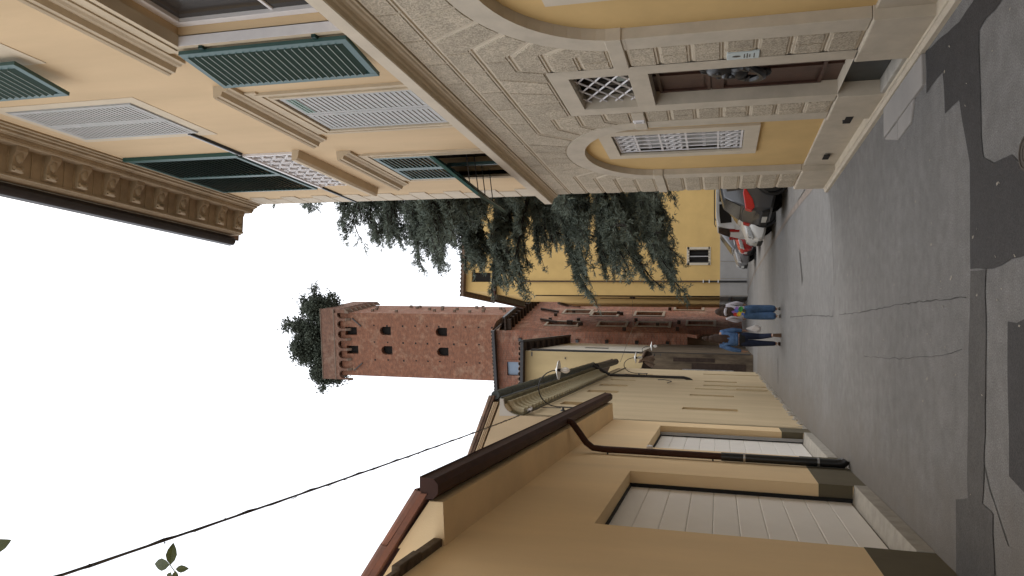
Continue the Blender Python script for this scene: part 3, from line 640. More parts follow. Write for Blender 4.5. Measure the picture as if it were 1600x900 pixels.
# stone footing along the palazzo, doorstep slabs, debris
pav = thing('stone_footing', 'narrow pale stone footing strip along the base of the palazzo', 'kerb', (0, 0, 0))
ys = [-2, .5, 2.4, 4.3, 6.05, 7.9, 9.6, 11.15]
for a, c in zip(ys, ys[1:]): MB().prism([(2.275, -.05), (2.275, .035), (2.295, .05), (2.318, .05), (2.318, -.05)], lambda p, q, d: (p, d, q), a+.004, c-.004).build('kerb_stone', stone_s, pav)
st = thing('doorstep', 'smooth grey stone slab on the road in front of the wooden street door', 'step', (0, 0, 0))
def slab(pl, z, m_): b = MB(); b.prism(pl, lambda p, q, d: (p, q, d), -.03, z); return b.build('slab', m_, st, bevel=.006)
slab([(2.272, 6.03), (2.03, 6.03), (2.00, 7.36), (2.272, 7.36)], .028, grey_pl); slab([(2.022, 6.33), (1.86, 6.43), (1.845, 6.86), (2.01, 6.86)], .018, grey_pl); slab([(2.005, 6.875), (1.84, 6.875), (1.98, 7.36), (1.995, 7.36)], .017, grey_pl)
mh = thing('manhole_cover', 'round cast iron cover set in the dark asphalt patch', 'manhole cover', (1.03, 4.20, .004))
MB().revolve([(.09, 0), (.09, .010), (.078, .010), (.078, .006), (.06, .006), (.06, .009), (.045, .009), (.045, .006), (.03, .006), (.03, .009), (0.001, .009)], 24).build('lid', mat('cast_iron', (.10, .085, .07), .7, .2, 30), mh)
b = MB(); 
for i in range(150):
    x, y = rnd.uniform(-1.2, 2.2), rnd.choice([rnd.uniform(4.2, 9), rnd.uniform(4.2, 18)]); r = rnd.uniform(.004, .011); a = rnd.uniform(0, 3); dx, dy = math.cos(a)*r*1.6, math.sin(a)*r*1.6
    b.face([(x-dx, y-dy, .006), (x+dy*.5, y-dx*.5, .009), (x+dx, y+dy, .008), (x-dy*.5, y+dx*.5, .006)])
o = b.build('litter', mat('litter_scraps', (.42, .38, .32), .8, .3, 30)); o['kind'] = 'stuff'; o['label'] = 'small pale scraps scattered over the asphalt'

# ============================================================ GARAGE BUILDING (left): local x = along street, outward = -y
AG = .012
GX = -1.47
GA = thing('garage_building', 'low ochre building with two white garage doors and a brown gutter, on the left', 'building', (GX, 0, 0), R(90)-AG)
LP = lambda p, q, d: (p, -d, q); LR = lambda p, q, d: (d, -p, q)
d1, d2 = (6.0, 8.5), (10.45, 13.15); ZD = 2.44; RC = .15; SE = 13.76
b = MB(); wall(b, -1, rect(-7, SE, -.1, 3.36), [rect(d1[0], d1[1], .09, ZD), rect(d2[0], d2[1], .09, ZD)], 0, RC+.03); b.build('front_wall', gar_p, GA)
for (a, c) in ((-7, d1[0]), (d1[1], d2[0]), (d2[1], SE-.01)):
    b = MB(); b.prism(rect(a, c, -.1, .47), LP, -.02, .003)
    if a > -7: b.box(a-.003, a, -.003, RC+.01, .14, .47)
    b.build('base_band', olive, GA)
b = MB(); b.box(-7, SE-.02, .2, 6, -.1, 3.3); b.build('rear_wall', gar_p, GA)
for (a, c) in (d1, d2):
    gd = MB().box(a-.05, c+.05, RC+.045, RC+.07, .1, ZD+.1).build('garage_door', rubber, GA)
    n = 10; h = (ZD-.15)/n; pm = MB().prism([(-.02, .003), (-.006, 0), (0, .008), (0, h-.010), (-.006, h-.002), (-.02, h-.004)], lambda p, q, d: (d, -p, q), a+.012, c-.012).mesh('door_panel', door_pan)
    for i in range(n): link('door_panel', pm, gd, (0, RC+.02, .16+h*i))
    MB().box(a, a+.02, RC-.02, RC+.02, .14, ZD).build('door_seal', rubber, gd); MB().box(c-.022, c, RC-.02, RC+.02, .14, ZD).build('door_seal', rubber, gd); MB().box(a, c, RC-.01, RC+.02, ZD-.018, ZD).build('door_seal', rubber, gd)
    MB().prism([(-RC-.06, .0), (.012, .0), (.012, .125), (-RC-.06, .15)], LR, a, c).build('door_sill', conc, GA, bevel=.004)
MB().box(d2[1]-.05, d2[1]-.022, RC-.05, RC+.0, .14, ZD).build('door_rail', mat('alu', (.36, .36, .36), .4, .05), GA)
b = MB(); b.box(0, .12, -.045, 0, 2.36, 2.44); lb = b.build('lamp_box', white_p, GA, (10.24, 0, -.02), bevel=.012)
# boxed eave, verge and roof over s >= 5.0
E0 = 5.0
ev = [(-.05, 3.34), (.0, 3.34), (.30, 3.36), (.30, 3.46), (-.05, 3.69)]
MB().prism(ev, LR, E0, SE).build('boxed_eave', gar_p, GA)
slope = .62
gz = lambda n: 3.47+(.34-n)*slope
MB().prism([(.0, 3.335), (.298, 3.357), (.298, 3.455), (-5, gz(-5)-.05), (-5, 3.3)], lambda p, q, d: (d, -p, q), E0-.004, E0+.2).build('gable_wall', gar_p, GA)
rf = MB().prism([(.36, gz(.36)), (-5, gz(-5)), (-5, gz(-5)+.05), (.36, gz(.36)+.05)], lambda p, q, d: (d, -p, q), E0-.06, SE+.1).build('roof', tile, GA)
tl = MB(); 
for k in range(7): a = math.pi*k/6; 
sec = lambda z0, r: [(r*math.cos(math.pi*k/6), z0[0], z0[1]+r*math.sin(math.pi*k/6)) for k in range(7)]
def tile_mesh(nm, m_, sl, L=.42, r=.085):
    t = MB(); A = sec((0, 0), r); B = sec((L, L*sl+.012), r*.82); t.loft([A, B], closed=False, cap=False); A2 = sec((0, -.012), r-.012); t.loft([A2, A], closed=False, cap=False); return t.mesh(nm, m_)
tm = tile_mesh('roof_tile', tile, slope)
n_t = 0
for i in range(46):
    for j in range(4):
        link('roof_tile', tm, rf, (E0+.03+i*.19, -.37+j*.40, gz(.37-j*.4)+.05)); n_t += 1
# gutter and downpipe
gc = (.395, 3.455)
MB().prism([(gc[0]-.075, gc[1]+.05), (gc[0]-.07, gc[1]-.04), (gc[0]-.03, gc[1]-.075), (gc[0]+.03, gc[1]-.075), (gc[0]+.07, gc[1]-.04), (gc[0]+.075, gc[1]+.05), (gc[0]+.085, gc[1]+.055), (gc[0]+.08, gc[1]+.065), (gc[0]-.075, gc[1]+.06)], LR, E0-.05, SE+.15).build('gutter', gutter_br, GA, smooth=True)
dp = MB().tube([(9.62, -gc[0], 3.40), (9.62, -gc[0]+.01, 3.33), (9.62, -.27, 3.24), (9.61, -.13, 3.13), (9.60, -.07, 3.04), (9.60, -.06, 2.9), (9.60, -.06, 1.42)], .042, 10).build('downpipe', gutter_br, GA, smooth=True)
b = MB(); b.tube([(9.60, -.06, 1.45), (9.60, -.06, .05)], .052, 12); b.tube([(9.60, -.06, .12), (9.60, -.075, .06), (9.60, -.11, .04)], .058, 10); b.build('cast_pipe', iron_b, GA, smooth=True)
for z_ in (1.18, .34): MB().revolve([(.056, -.012), (.056, .012)], 12).build('pipe_clip', chrome, GA, (9.60, -.06, z_))
for z_ in (2.85, 1.55): MB().box(9.585, 9.615, -.03, 0, z_-.01, z_+.01).build('pipe_bracket', iron_b, GA)
# nearer wall coping of rough stones
x_ = -4.0
while x_ < E0-.02:
    L = rnd.uniform(.25, .5); L = min(L, E0-x_); b = MB(); z0 = rnd.uniform(-.01, .01)
    b.box(x_, x_+L-.01, -.05+rnd.uniform(-.02, .015), .3, 3.35, 3.40+z0*2); b.build('coping_stone', old_dk, GA, bevel=.006); x_ += L

# ============================================================ OLD PALE HOUSE (left, beyond the garages)
AO = .032; OX, OY = -1.325, 13.78
OH = thing('old_house', 'pale old house with a ribbed curved eave and blind slots, beyond the garages', 'building', (OX, OY, 0), R(90)-AO)
LN = 16.6; ZW = 5.28
slots = [(2.42, 2.85, 1.08, 2.22), (5.65, 6.02, 1.09, 2.18), (9.0, 9.4, .1, 1.90), (10.6, 11.0, .9, 1.9), (14.2, 14.6, .0, 2.0)]
ups = [(2.3, 2.9, 4.02, 4.85), (5.5, 6.1, 4.0, 4.8), (7.6, 8.2, 4.0, 4.8), (9.9, 10.3, 4.0, 4.8), (11.6, 12.0, 3.7, 4.7), (12.9, 13.2, 3.7, 4.7)]
b = MB(); wall(b, -1, rect(0, LN, -.1, ZW+.1), [rect(*s) for s in slots+ups], 0, .07); b.build('front_wall', old_p, OH)
for s in slots+ups: MB().prism(rect(s[0]-.02, s[1]+.02, s[2]-.02, s[3]+.02), LP, -.10, -.068).build('blind_slot', old_p, OH)
# chipped plaster foot
b = MB(); x_ = .05
while x_ < LN:
    L = rnd.uniform(.05, .22); h = rnd.uniform(.02, .13); b.prism([(x_, -.02), (x_+L, -.02), (x_+L*.8, h*.6), (x_+L*.45, h), (x_+L*.1, h*.7)], LP, -.01, rnd.uniform(.006, .03)); x_ += L*rnd.uniform(.9, 1.5)
b.build('chipped_foot', conc, OH)
# gable toward the garage roof
sl2 = .36; gz2 = lambda n: 5.62-(n-.34)*sl2
MB().prism([(0, 0), (0, ZW), (.22, 5.45), (.22, 5.52), (-5.5, gz2(-5.5)-.08), (-5.5, 0)], lambda p, q, d: (d, -p, q), .0, .3).build('gable_wall', old_p, OH)
b = MB()
for k in range(3): b.prism([(.24, gz2(.24)-.10+.028*k), (-5.5, gz2(-5.5)-.10+.028*k), (-5.5, gz2(-5.5)-.075+.028*k), (.24, gz2(.24)-.075+.028*k)], lambda p, q, d: (d, -p, q), -.02-.02*k, .3)
b.build('verge_moulding', old_p, OH)
rf = MB().prism([(.36, gz2(.36)), (-5.5, gz2(-5.5)), (-5.5, gz2(-5.5)+.05), (.36, gz2(.36)+.05)], lambda p, q, d: (d, -p, q), -.08, LN+.05).build('roof', tile_o, OH)
tm2 = tile_mesh('roof_tile', tile_o, sl2)
for j in range(13): link('roof_tile', tm2, rf, (-.03, -.36+j*.4, gz2(.36-j*.4)+.045))
for i in range(1, 60): link('roof_tile', tm2, rf, (-.03+i*.2, -.36, gz2(.36)+.045))
# curved eave (cavetto) with a row of ribs
cav = [(0, ZW-.18)]+[(.24*(1-math.cos(a)), ZW-.18+.34*math.sin(a)) for a in [i*math.pi/2/7 for i in range(1, 8)]]
cav = cav+[(.30, ZW+.17), (.31, ZW+.24), (-.02, ZW+.24)]
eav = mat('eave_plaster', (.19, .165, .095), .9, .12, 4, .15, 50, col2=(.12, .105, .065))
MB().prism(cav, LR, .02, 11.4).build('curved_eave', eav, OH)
rib = MB(); pth = [Vector((0, -(.24*(1-math.cos(a))+.05*math.cos(a*.9)), ZW-.18+.34*math.sin(a)-.05*math.sin(a))) for a in [i*math.pi/2/7 for i in range(0, 8)]]
rib.tube(pth, .075, 8); rm = rib.mesh('eave_rib', mat('rib_plaster', (.52, .46, .31), .9, .1, 5, .1, 50), True)
for i in range(37): link('eave_rib', rm, OH, (.26+i*.30, 0, 0))
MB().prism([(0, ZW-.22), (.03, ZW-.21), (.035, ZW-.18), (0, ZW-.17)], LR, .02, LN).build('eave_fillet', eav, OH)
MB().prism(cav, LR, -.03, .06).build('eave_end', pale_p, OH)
g = MB()
for k in range(12):
    s0 = .0+k*.97; g.tube([(s0, -.37, 5.62), (s0+.95, -.37, 5.62)], .085, 10); g.tube([(s0+.93, -.37, 5.62), (s0+.99, -.37, 5.62)], .09, 10)
g.build('gutter', gutter_gr, OH, smooth=True)
MB().tube([(11.5, -.30, 5.50), (LN-.2, -.26, 5.46)], [.13, .12], 9).build('dark_eave', gutter_d, OH, smooth=True)
MB().tube([(11.1, -.37, 5.56), (11.15, -.25, 5.30), (11.15, -.07, 4.95), (11.15, -.07, 2.55), (11.18, -.03, 2.4), (11.2, .02, 2.3)], .05, 8).build('downpipe', gutter_d, OH, smooth=True)
b = MB()
for k in range(3): b.tube([(.2+i*.5, -.05-.012*k-.01*math.sin(i*1.7+k), ZW-.27-.025*k+.018*math.sin(i*2.1+k*2)) for i in range(23)], .007, 4)
b.tube([(.25, -.05, 5.0), (.6, -.07, 4.92), (1.0, -.06, 4.95), (1.25, -.03, 4.9), (1.3, -.03, 4.6)], .008, 4)
b.build('wall_cables', iron_b, OH)['kind'] = 'stuff'
b = MB(); b.box(.3, .42, -.09, -.03, 4.98, 5.06); b.box(.5, .56, -.08, -.03, 5.02, 5.10); b.tube([(.62, -.03, 5.04), (.62, -.09, 5.04), (.68, -.10, 5.10)], .012, 5); b.build('cable_insulator', white_p, OH)['kind'] = 'stuff'
b = MB(); b.tube([(9.1, -.03, 2.95), (9.6, -.05, 2.85), (10.0, -.06, 3.1), (10.05, -.05, 3.3)], .012, 5); b.build('loose_wire', iron_b, OH)
b = MB(); b.tube([(7.6, -.02, 2.1), (7.6, -.02, .2)], .012, 5); b.tube([(7.9, -.02, 1.0), (7.9, -.02, .15)], .02, 5); b.build('conduit', old_p, OH)

# ============================================================ FAR LEFT HOUSE with ochre end wall
def box_walls(T, w_, d_, h, m_front, m_side, name='wall'):
    b = MB(); b.mi(0).face([(-w_, 0, 0), (0, 0, 0), (0, 0, h), (-w_, 0, h)]); b.mi(1).face([(0, 0, 0), (0, d_, 0), (0, d_, h), (0, 0, h)])
    b.mi(0).face([(-w_, d_, 0), (0, d_, 0), (0, d_, h), (-w_, d_, h)]).face([(-w_, 0, 0), (-w_, d_, 0), (-w_, d_, h), (-w_, 0, h)]).face([(-w_, 0, h), (0, 0, h), (0, d_, h), (-w_, d_, h)])
    return b.build(name, [m_front, m_side], T)
CH = thing('ochre_end_house', 'house with ochre end wall, pale long side and dark eave, left of the brick house', 'building', (-.22, 34, 0), R(-2.4))
box_walls(CH, 5, 11, 10.25, plaster if False else mat('ochre_end', (.56, .42, .22), .92, .12, .9, .15, 40, streak=True), pale_p)
MB().box(-5.1, .04, -.06, -.004, 0, 4.7).build('weathered_base', old_dk, CH); MB().box(.004, .06, -.05, 11.2, 0, 4.9).build('weathered_base', old_dk, CH)
b = MB()
for (x0, x1, z0, z1) in ((-.75, -.35, .3, 2.6), (-.30, -.12, 1.6, 3.4)): b.box(x0, x1, -.075, -.058, z0, z1)
b.build('boarded_door', wood_b, CH); MB().box(-.98, -.62, -.11, -.062, .8, 3.0).build('grey_boards', mat('grey_boards', (.36, .34, .32), .8, .3, 5), CH)
MB().tube([(.03, .12, 10.0), (.05, .12, 9.9), (.05, .12, .1)], .06, 7).build('downpipe', gutter_d, CH, smooth=True)
MB().tube([(-.95, -.10, 5.2), (-.95, -.10, .1)], .06, 7).build('downpipe', gutter_d, CH, smooth=True)
b = MB(); b.box(-5.2, .42, -.45, 11.2, 10.25, 10.33); b.build('eave_board', wood_b, CH)
for i in range(8): MB().box(.03, .38, .4+i*1.3, .52+i*1.3, 10.10, 10.26).build('rafter_end', wood_b, CH)
MB().box(-5.2, .46, -.53, -.44, 10.22, 10.36).build('gutter', gutter_d, CH); MB().box(.42, .52, -.53, 11.2, 10.22, 10.36).build('gutter', gutter_d, CH)
b = MB(); b.face([(-5.2, -.5, 10.34), (.46, -.5, 10.34), (.1, 2.8, 11.15), (-5.2, 2.8, 11.15)]); b.face([(.46, -.5, 10.34), (.46, 11.2, 10.34), (.1, 8, 11.15), (.1, 2.8, 11.15)]); b.face([(-5.2, 2.8, 11.15), (.1, 2.8, 11.15), (.1, 8, 11.15), (-5.2, 8, 11.15)])
rf = b.build('roof', tile_o, CH)
tm3 = tile_mesh('roof_tile', tile_o, .24, .5, .10)
for i in range(24):
    for j in range(6): link('roof_tile', tm3, rf, (.35-i*.235-j*.02, -.52+j*.5, 10.36+j*.122))
for (y0, z0, L) in ((1.2, 8.3, 1.2), (4.5, 7.0, 1.2)): MB().box(.0, .02, y0, y0+.5, z0, z0+L).build('slit_window', dark_in, CH)
b = MB(); b.box(-.34, -.26, -.06, -.002, 8.3, 8.34); b.box(-.25, -.05, -.03, -.002, 9.9, 9.95); b.build('iron_tie', iron_b, CH)
# broken tiled canopy at the joint with the old house
CN = thing('tiled_canopy', 'small broken tiled canopy over a weathered doorway at the end of the old house', 'canopy', (-.62, 31.2, 4.0))
b = MB(); b.prism([(-.35, .55), (.35, .35), (.52, .25), (.52, .18), (.2, .1), (-.35, .1)], lambda p, q, d: (p, d, q), -.5, .5); b.build('canopy_core', wood_b, CN)
tm4 = tile_mesh('roof_tile', tile_o, .5, .5, .10)
for i in range(7): o = link('roof_tile', tm4, CN, (.55, -.55+i*.18, .28), (0, 0, R(90)))
for (x, y, a) in ((.1, -.52, .3), (.3, -.52, -.2), (-.1, -.52, .5), (-.28, -.5, .1)): o = link('roof_tile', tm4, CN, (x, y, -.05), (R(60), a, R(20)))

# ============================================================ BRICK HOUSE and TOWER
def brick_front(T, nm, x0, x1, z1, holes, m_, dep=.35, y=0, back=True, ax=0, z0=0):
    b = MB()
    loops = [[Vector((p[0], p[1], 0)) for p in rect(x0, x1, z0, z1)]]+[[Vector((p[0], p[1], 0)) for p in h] for h in holes]
    f3 = (lambda p, n: (p[0], y+n, p[1])) if ax == 0 else (lambda p, n: (y-n, p[0], p[1]))
    flat = [p for l in loops for p in l]; b.faces([f3(p, 0) for p in flat], geometry.tessellate_polygon(loops))
    for h in holes:
        for i in range(len(h)):
            p, q = h[i], h[(i+1) % len(h)]; b.face([f3(p, 0), f3(q, 0), f3(q, dep), f3(p, dep)])
    o = b.build(nm, m_, T)
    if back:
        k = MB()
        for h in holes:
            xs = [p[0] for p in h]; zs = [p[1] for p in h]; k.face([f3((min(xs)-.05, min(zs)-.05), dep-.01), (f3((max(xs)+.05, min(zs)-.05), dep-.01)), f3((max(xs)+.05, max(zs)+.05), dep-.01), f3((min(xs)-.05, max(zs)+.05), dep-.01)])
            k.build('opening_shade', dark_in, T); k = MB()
    return o
def arched(xc, w_, z0, h): r = w_/2; return [(xc-r, z0), (xc+r, z0)]+[(xc+r*math.cos(a), z0+h-r+r*math.sin(a)) for a in [i*math.pi/8 for i in range(9)]]
DY = 47.
BH = thing('brick_house', 'tall old brick house with dark eaves and stone framed windows, below the tower', 'building', (1.0, DY, 0), R(-16))
# front (local x to the left is negative), side wall along +y
brick_front(BH, 'front_wall', -6, 0, 15.65, [rect(-3.1, -2.15, 14.15, 15.0)], brick_d, z0=3.3, back=False)
MB().box(-3.15, -2.1, .14, .18, 14.1, 15.05).build('attic_window', mat('attic_pane', (.22, .28, .36), .4, .05, spec=.4), BH)
b = MB()
for (p, q, e, f) in ((-3.25, -3.1, 14.0, 15.15), (-2.15, -2.0, 14.0, 15.15), (-3.1, -2.15, 15.0, 15.15), (-3.1, -2.15, 14.0, 14.15)): b.box(p, q, -.03, .05, e, f)
b.build('attic_frame', brick_d, BH)
wy = [(1.5, 10.6, 1.9), (5.0, 10.3, 1.7), (1.6, 7.4, 1.6), (4.4, 8.3, 1.6), (1.7, 4.6, 1.9), (4.6, 5.2, 1.7), (2.2, 1.8, 1.5), (6.5, 2.6, 1.7), (7.6, 5.8, 1.6), (8.0, 9.6, 1.7)]
hs_ = [rect(a, a+1.05, z_, z_+h) for a, z_, h in wy]
brick_front(BH, 'side_wall', 0, 16, 14.9, hs_, brick_d, .25, 0, True, 1, 0)
old_st = mat('old_window_stone', (.36, .30, .235), .9, .15, 5)
for a, z_, h in wy:
    b = MB()
    for (p, q, e, f) in ((a-.16, a, z_-.05, z_+h+.05), (a+1.05, a+1.21, z_-.05, z_+h+.05), (a-.25, a+1.3, z_-.22, z_-.05), (a-.2, a+1.25, z_+h+.05, z_+h+.2)): b.box(-.02, .05, p, q, e, f)
    f_ = b.build('window', old_st, BH); MB().box(-.12, -.08, a+.48, a+.56, z_, z_+h).build('mullion', old_st, f_)
MB().box(-6, -.3, .9, 1.2, 0, 3.4).build('ground_wall', old_dk, BH)
b = MB()
for i in range(4): b.prism([(0, 3.3), (-.35, 2.7), (.5, 2.4), (.9, 2.4), (.9, 3.3)], lambda p, q, d: (d, p+.0, q), -.2-i*1.2, -.0-i*1.2)
b.build('corbel', brick_d, BH)
MB().box(.0, .85, -.1, 14, 14.9, 15.02).build('eave_board', wood_b, BH); MB().box(-6.3, .05, -.4, 12, 15.65, 15.75).build('eave_board', wood_b, BH)
for i in range(11): MB().box(-.02, .72, .1+i*.8, .32+i*.8, 14.62, 14.9).build('eave_bracket', wood_b, BH)
b = MB(); b.face([(-6.4, -.45, 15.76), (.1, -.45, 15.76), (.1, 2.0, 16.2), (-6.4, 2.0, 16.2)]); b.face([(-6.4, 2, 16.2), (.1, 2, 16.2), (.1, 12, 15.76), (-6.4, 12, 15.76)]); b.face([(.9, -.15, 15.03), (.9, 14, 15.03), (.0, 14, 15.4), (.0, -.15, 15.4)]); b.face([(.0, -.0, 14.9), (.0, 12, 14.9), (.0, 12, 15.7), (.0, 0, 15.7)])
rf = b.build('roof', tile_o, BH)
for i in range(24): link('roof_tile', tm3, rf, (.0-i*.25, -.48, 15.77))
MB().box(-6.4, .1, -.56, -.46, 15.6, 15.78).build('gutter', gutter_d, BH); MB().box(.85, .95, -.15, 14, 14.93, 15.1).build('gutter', gutter_d, BH)
pl_ = MB().box(-.05, .22, -.1, .1, -.1, .1).mesh('putlog_stone', wood_b)
for k in range(16): zz = rnd.uniform(3.5, 14.2); yy = rnd.uniform(.5, 7); link('putlog_stone', pl_, BH, (0, yy, zz))
b = MB()
for k in range(6): zz = 4.4+k*1.9; b.box(-.7, -.5, -.14, .0, zz, zz+.2)
b.build('iron_brackets', iron_b, BH)['kind'] = 'stuff'
b = MB()
for (yy, z0, L) in ((2.4, 12.6, 1.3), (5.5, 13.2, 1.5), (7.4, 12.0, 1.6), (9, 7.3, 1.5)): b.obox((.12, yy, z0), (.06, 0, 0), (0, .1, 0), (.0, -L*.28, -L*.5))
b.build('sloping_brace', wood_b, BH)
# tower
TS = .894; TW = 7.2
TY = 76.
TO = thing('brick_tower', 'tall medieval brick tower with arched openings, corbelled parapet and oak trees growing on top', 'tower', (3.25, TY, 0), R(-10))
ht = 43.9
xf = lambda px: -(px)          # local x runs left as negative
wins = [rect(-2.55, -1.62, 40.95, 42.4), rect(-4.7, -3.77, 40.85, 42.3), arched(-2.0, .98, 36.75, 1.35), arched(-4.2, .98, 36.65, 1.35), arched(-2.0, .98, 30.05, 1.35), arched(-4.2, .98, 29.95, 1.35)]
brick_front(TO, 'front_wall', -TW, 0, 43.0, wins, brick_t, .6)
b = MB(); b.face([(0, 0, 0), (0, TW, 0), (0, TW, 43), (0, 0, 43)]); b.face([(-TW, 0, 0), (-TW, TW, 0), (-TW, TW, 43), (-TW, 0, 43)]); b.face([(-TW, TW, 0), (0, TW, 0), (0, TW, 43), (-TW, TW, 43)]); b.face([(-TW, 0, 43.5), (0, 0, 43.5), (0, TW, 43.5), (-TW, TW, 43.5)]); b.build('side_wall', brick_t, TO)
pj = .42
b = MB(); b.box(-TW-pj, pj, -pj, -pj+.3, 43.35, 45.2); b.box(-TW-pj, pj, TW+pj-.3, TW+pj, 43.35, 45.2); b.box(-TW-pj, -TW-pj+.3, -pj+.3, TW+pj-.3, 43.35, 45.2); b.box(pj-.3, pj, -pj+.3, TW+pj-.3, 43.35, 45.2); b.build('parapet', brick_k, TO)
MB().box(-TW-pj-.06, pj+.06, -pj-.06, -pj+.36, 45.2, 45.28).build('parapet_coping', mat('tower_stone', (.22, .155, .115), .9, .15, 2), TO)
MB().box(-TW-pj-.04, pj+.04, -pj-.04, -pj+.01, 43.55, 43.65).build('parapet_string', MATS['tower_stone'], TO)
n = 7; cw = (TW+2*pj)/n; r = cw*.40
ap = [(0, 0), (cw*.5-r, 0)]+[(cw/2-r*math.cos(a), .55+r*math.sin(a)*1.1) for a in [i*math.pi/8 for i in range(9)]]+[(cw/2+r, 0), (cw, 0), (cw, 1.45), (0, 1.45)]
ap = [(p[0], p[1]) for p in ap]; ac = MB().prism(ap, lambda p, q, d: (p, d, q), 0, .40).mesh('corbel_arch', brick_k)
cs = MB().prism([(0, .05), (.42, .0), (.42, -.45), (.3, -.4), (.0, -.05)], lambda p, q, d: (d, p, q), -.13, .13).mesh('corbel_stone', MATS['tower_stone'])
for i in range(n):
    link('corbel_arch', ac, TO, (-TW-pj+i*cw, -pj+.005, 42.1))
for i in range(n+1): link('corbel_stone', cs, TO, (-TW-pj+i*cw, -pj, 42.1))
for i in range(n):
    o = link('corbel_arch', ac, TO, (pj-.005, -pj+i*cw, 42.1), (0, 0, R(90)))
for i in range(n+1): link('corbel_stone', cs, TO, (pj, -pj+i*cw, 42.1), (0, 0, R(90)))
b = MB()
for z_ in (38.8, 37.2, 35.3, 33.8, 32.4, 31, 29.3, 27.9, 26.4, 24.9):
    for x in (-1.4, -3.3, -5.3): b.box(x-.09+rnd.uniform(-.05, .05), x+.09, -.004, .3, z_-.1, z_+.1)
o = b.build('putlog_holes', dark_in, TO); o['kind'] = 'stuff'
pl_ = MB().box(-.05, .28, -.14, .14, -.14, .14).mesh('putlog_stone', MATS['tower_stone'])
for k in range(22): zz = rnd.uniform(22, 41); yy = rnd.uniform(.8, 6.4); link('putlog_stone', pl_, TO, (0, yy, zz))
for (x, s) in ((-1.3, 1), (-5.9, -1)): MB().obox((x+s*.25, -.1, 40.9), (.06, 0, 0), (0, .06, 0), (.45*s, 0, .55)).build('parapet_brace', iron_b, TO)
for z_ in (23.3, 23.9): MB().box(-TW-.03, .03, -.035, 0, z_, z_+.12).build('string_course', brick_t, TO)
MB().box(-TW-.05, .05, -.06, 0, 21.8, 22.1).build('string_course', MATS['tower_stone'], TO)

# ============================================================ YELLOW BUILDING (end of the car park)
YB = thing('yellow_building', 'yellow building with grey plinth and deep timber eaves behind the cedar and the cars', 'building', (2.86, 40, 0))
b = MB(); L = 14
fw = [rect(1.75, 2.45, 1.97, 2.95), rect(5.7, 7.4, 1.9, 2.7), rect(5.4, 6.4, 4.6, 6.2)]
brick_front(YB, 'front_wall', 0, L, 13.55, fw, plaster_g, .18)
b = MB(); b.face([(0, 0, 0), (0, 11, 0), (0, 11, 11.2), (0, 6.3, 11.2), (0, 6.3, 13.55), (0, 0, 13.55)]); b.face([(0, 11, 0), (L, 11, 0), (L, 11, 11.2), (0, 11, 11.2)]); b.face([(0, 6.3, 11.2), (0, 11, 11.2), (L, 11, 11.2), (L, 6.3, 11.2)]); b.build('side_wall', plaster_g, YB)
brick_front(YB, 'attic_wall', .2, L, 15.55, [rect(.75, 1.3, 14.05, 15.2)], plaster_g, .2, .4, True, 0, 13.4)
b = MB(); b.face([(.2, .4, 13.4), (.2, 6, 13.4), (.2, 6, 15.5), (.2, .4, 15.5)]); b.build('attic_side', plaster_g, YB)
b = MB(); b.box(-.1, L, .0, 6.3, 15.55, 15.72); b.build('attic_roof', tile_o, YB)
for i in range(20): link('roof_tile', tm3, YB, (-.05+i*.24, -.04, 15.66))
bp_ = [0, .9, 1.8, 3.2, 4.6, 6, 8, 10, 12, L]
for a, c in zip(bp_, bp_[1:]): MB().box(a+.006, c-.006, -.045, 0, 0, 1.38).build('plinth_slab', grey_pl, YB, bevel=.008)
for a, c in ((0, 2.4), (2.4, 5), (5, 8), (8, 11)): MB().box(-.045, 0, a+.01, c-.01, 0, 1.38).build('plinth_slab', grey_pl, YB, bevel=.008)
# eaves on the left flank, seen from below
b = MB(); b.box(-.34, L, -.35, 6.3, 13.60, 13.68); b.build('eave_board', wood_b, YB)
rm_ = MB().box(-.32, 0, -.04, .04, 13.46, 13.60).mesh('rafter_end', mat('grey_timber', (.20, .175, .135), .85, .2, 8))
for i in range(19): link('rafter_end', rm_, YB, (0, -.28+i*.35, 0))
MB().box(-.42, -.32, -.40, 6.3, 13.52, 13.72).build('gutter', gutter_br, YB); MB().box(-.42, .3, -.42, -.36, 13.52, 13.72).build('gutter', gutter_br, YB)
b = MB(); b.face([(-.42, -.4, 13.73), (L, -.4, 13.73), (L, .5, 14), (.3, .5, 14)]); b.build('lower_roof', tile_o, YB)
MB().box(-.14, -.01, 6.3, 9.2, 11.2, 11.36).build('eave_strip', gutter_d, YB)
for (x, z1) in ((.75, 12.4),):
    MB().tube([(x, -.06, z1), (x, -.06, 2.2)], .045, 6).build('downpipe', mat('copper_pipe', (.10, .06, .035), .6, .2, 5), YB, smooth=True); MB().tube([(x, -.06, 2.2), (x, -.06, .05)], .05, 6).build('cast_pipe', iron_b, YB, smooth=True)
    for z_ in (1.45, 1.9, 2.2): MB().box(x-.08, x+.08, -.13, -.0, z_, z_+.05).build('pipe_clip', white_p, YB)
b = MB(); b.tube([(-.03, .12, 11.3), (-.03, .12, 1.4)], .035, 5); b.tube([(-.03, 2.2, 8), (-.03, 2.2, .9)], .015, 4); b.box(-.08, 0, 1.2, 1.32, 5.9, 6.2); b.build('wall_pipe', wood_b, YB)
b = MB()
for (p, q, e, f) in ((1.62, 1.75, 1.9, 3.05), (2.45, 2.58, 1.9, 3.05), (1.62, 2.58, 2.95, 3.08), (1.62, 2.58, 1.86, 1.97)): b.box(p, q, -.03, .02, e, f)
wd = b.build('window', stone_m, YB); MB().box(2.07, 2.13, .05, .1, 1.97, 2.95).build('mullion', white_p, wd)
for i in range(5): MB().tube([(1.80+i*.15, -.05, 1.9), (1.80+i*.15, -.05, 3.02)], .012, 4).build('window_bar', iron_b, wd)
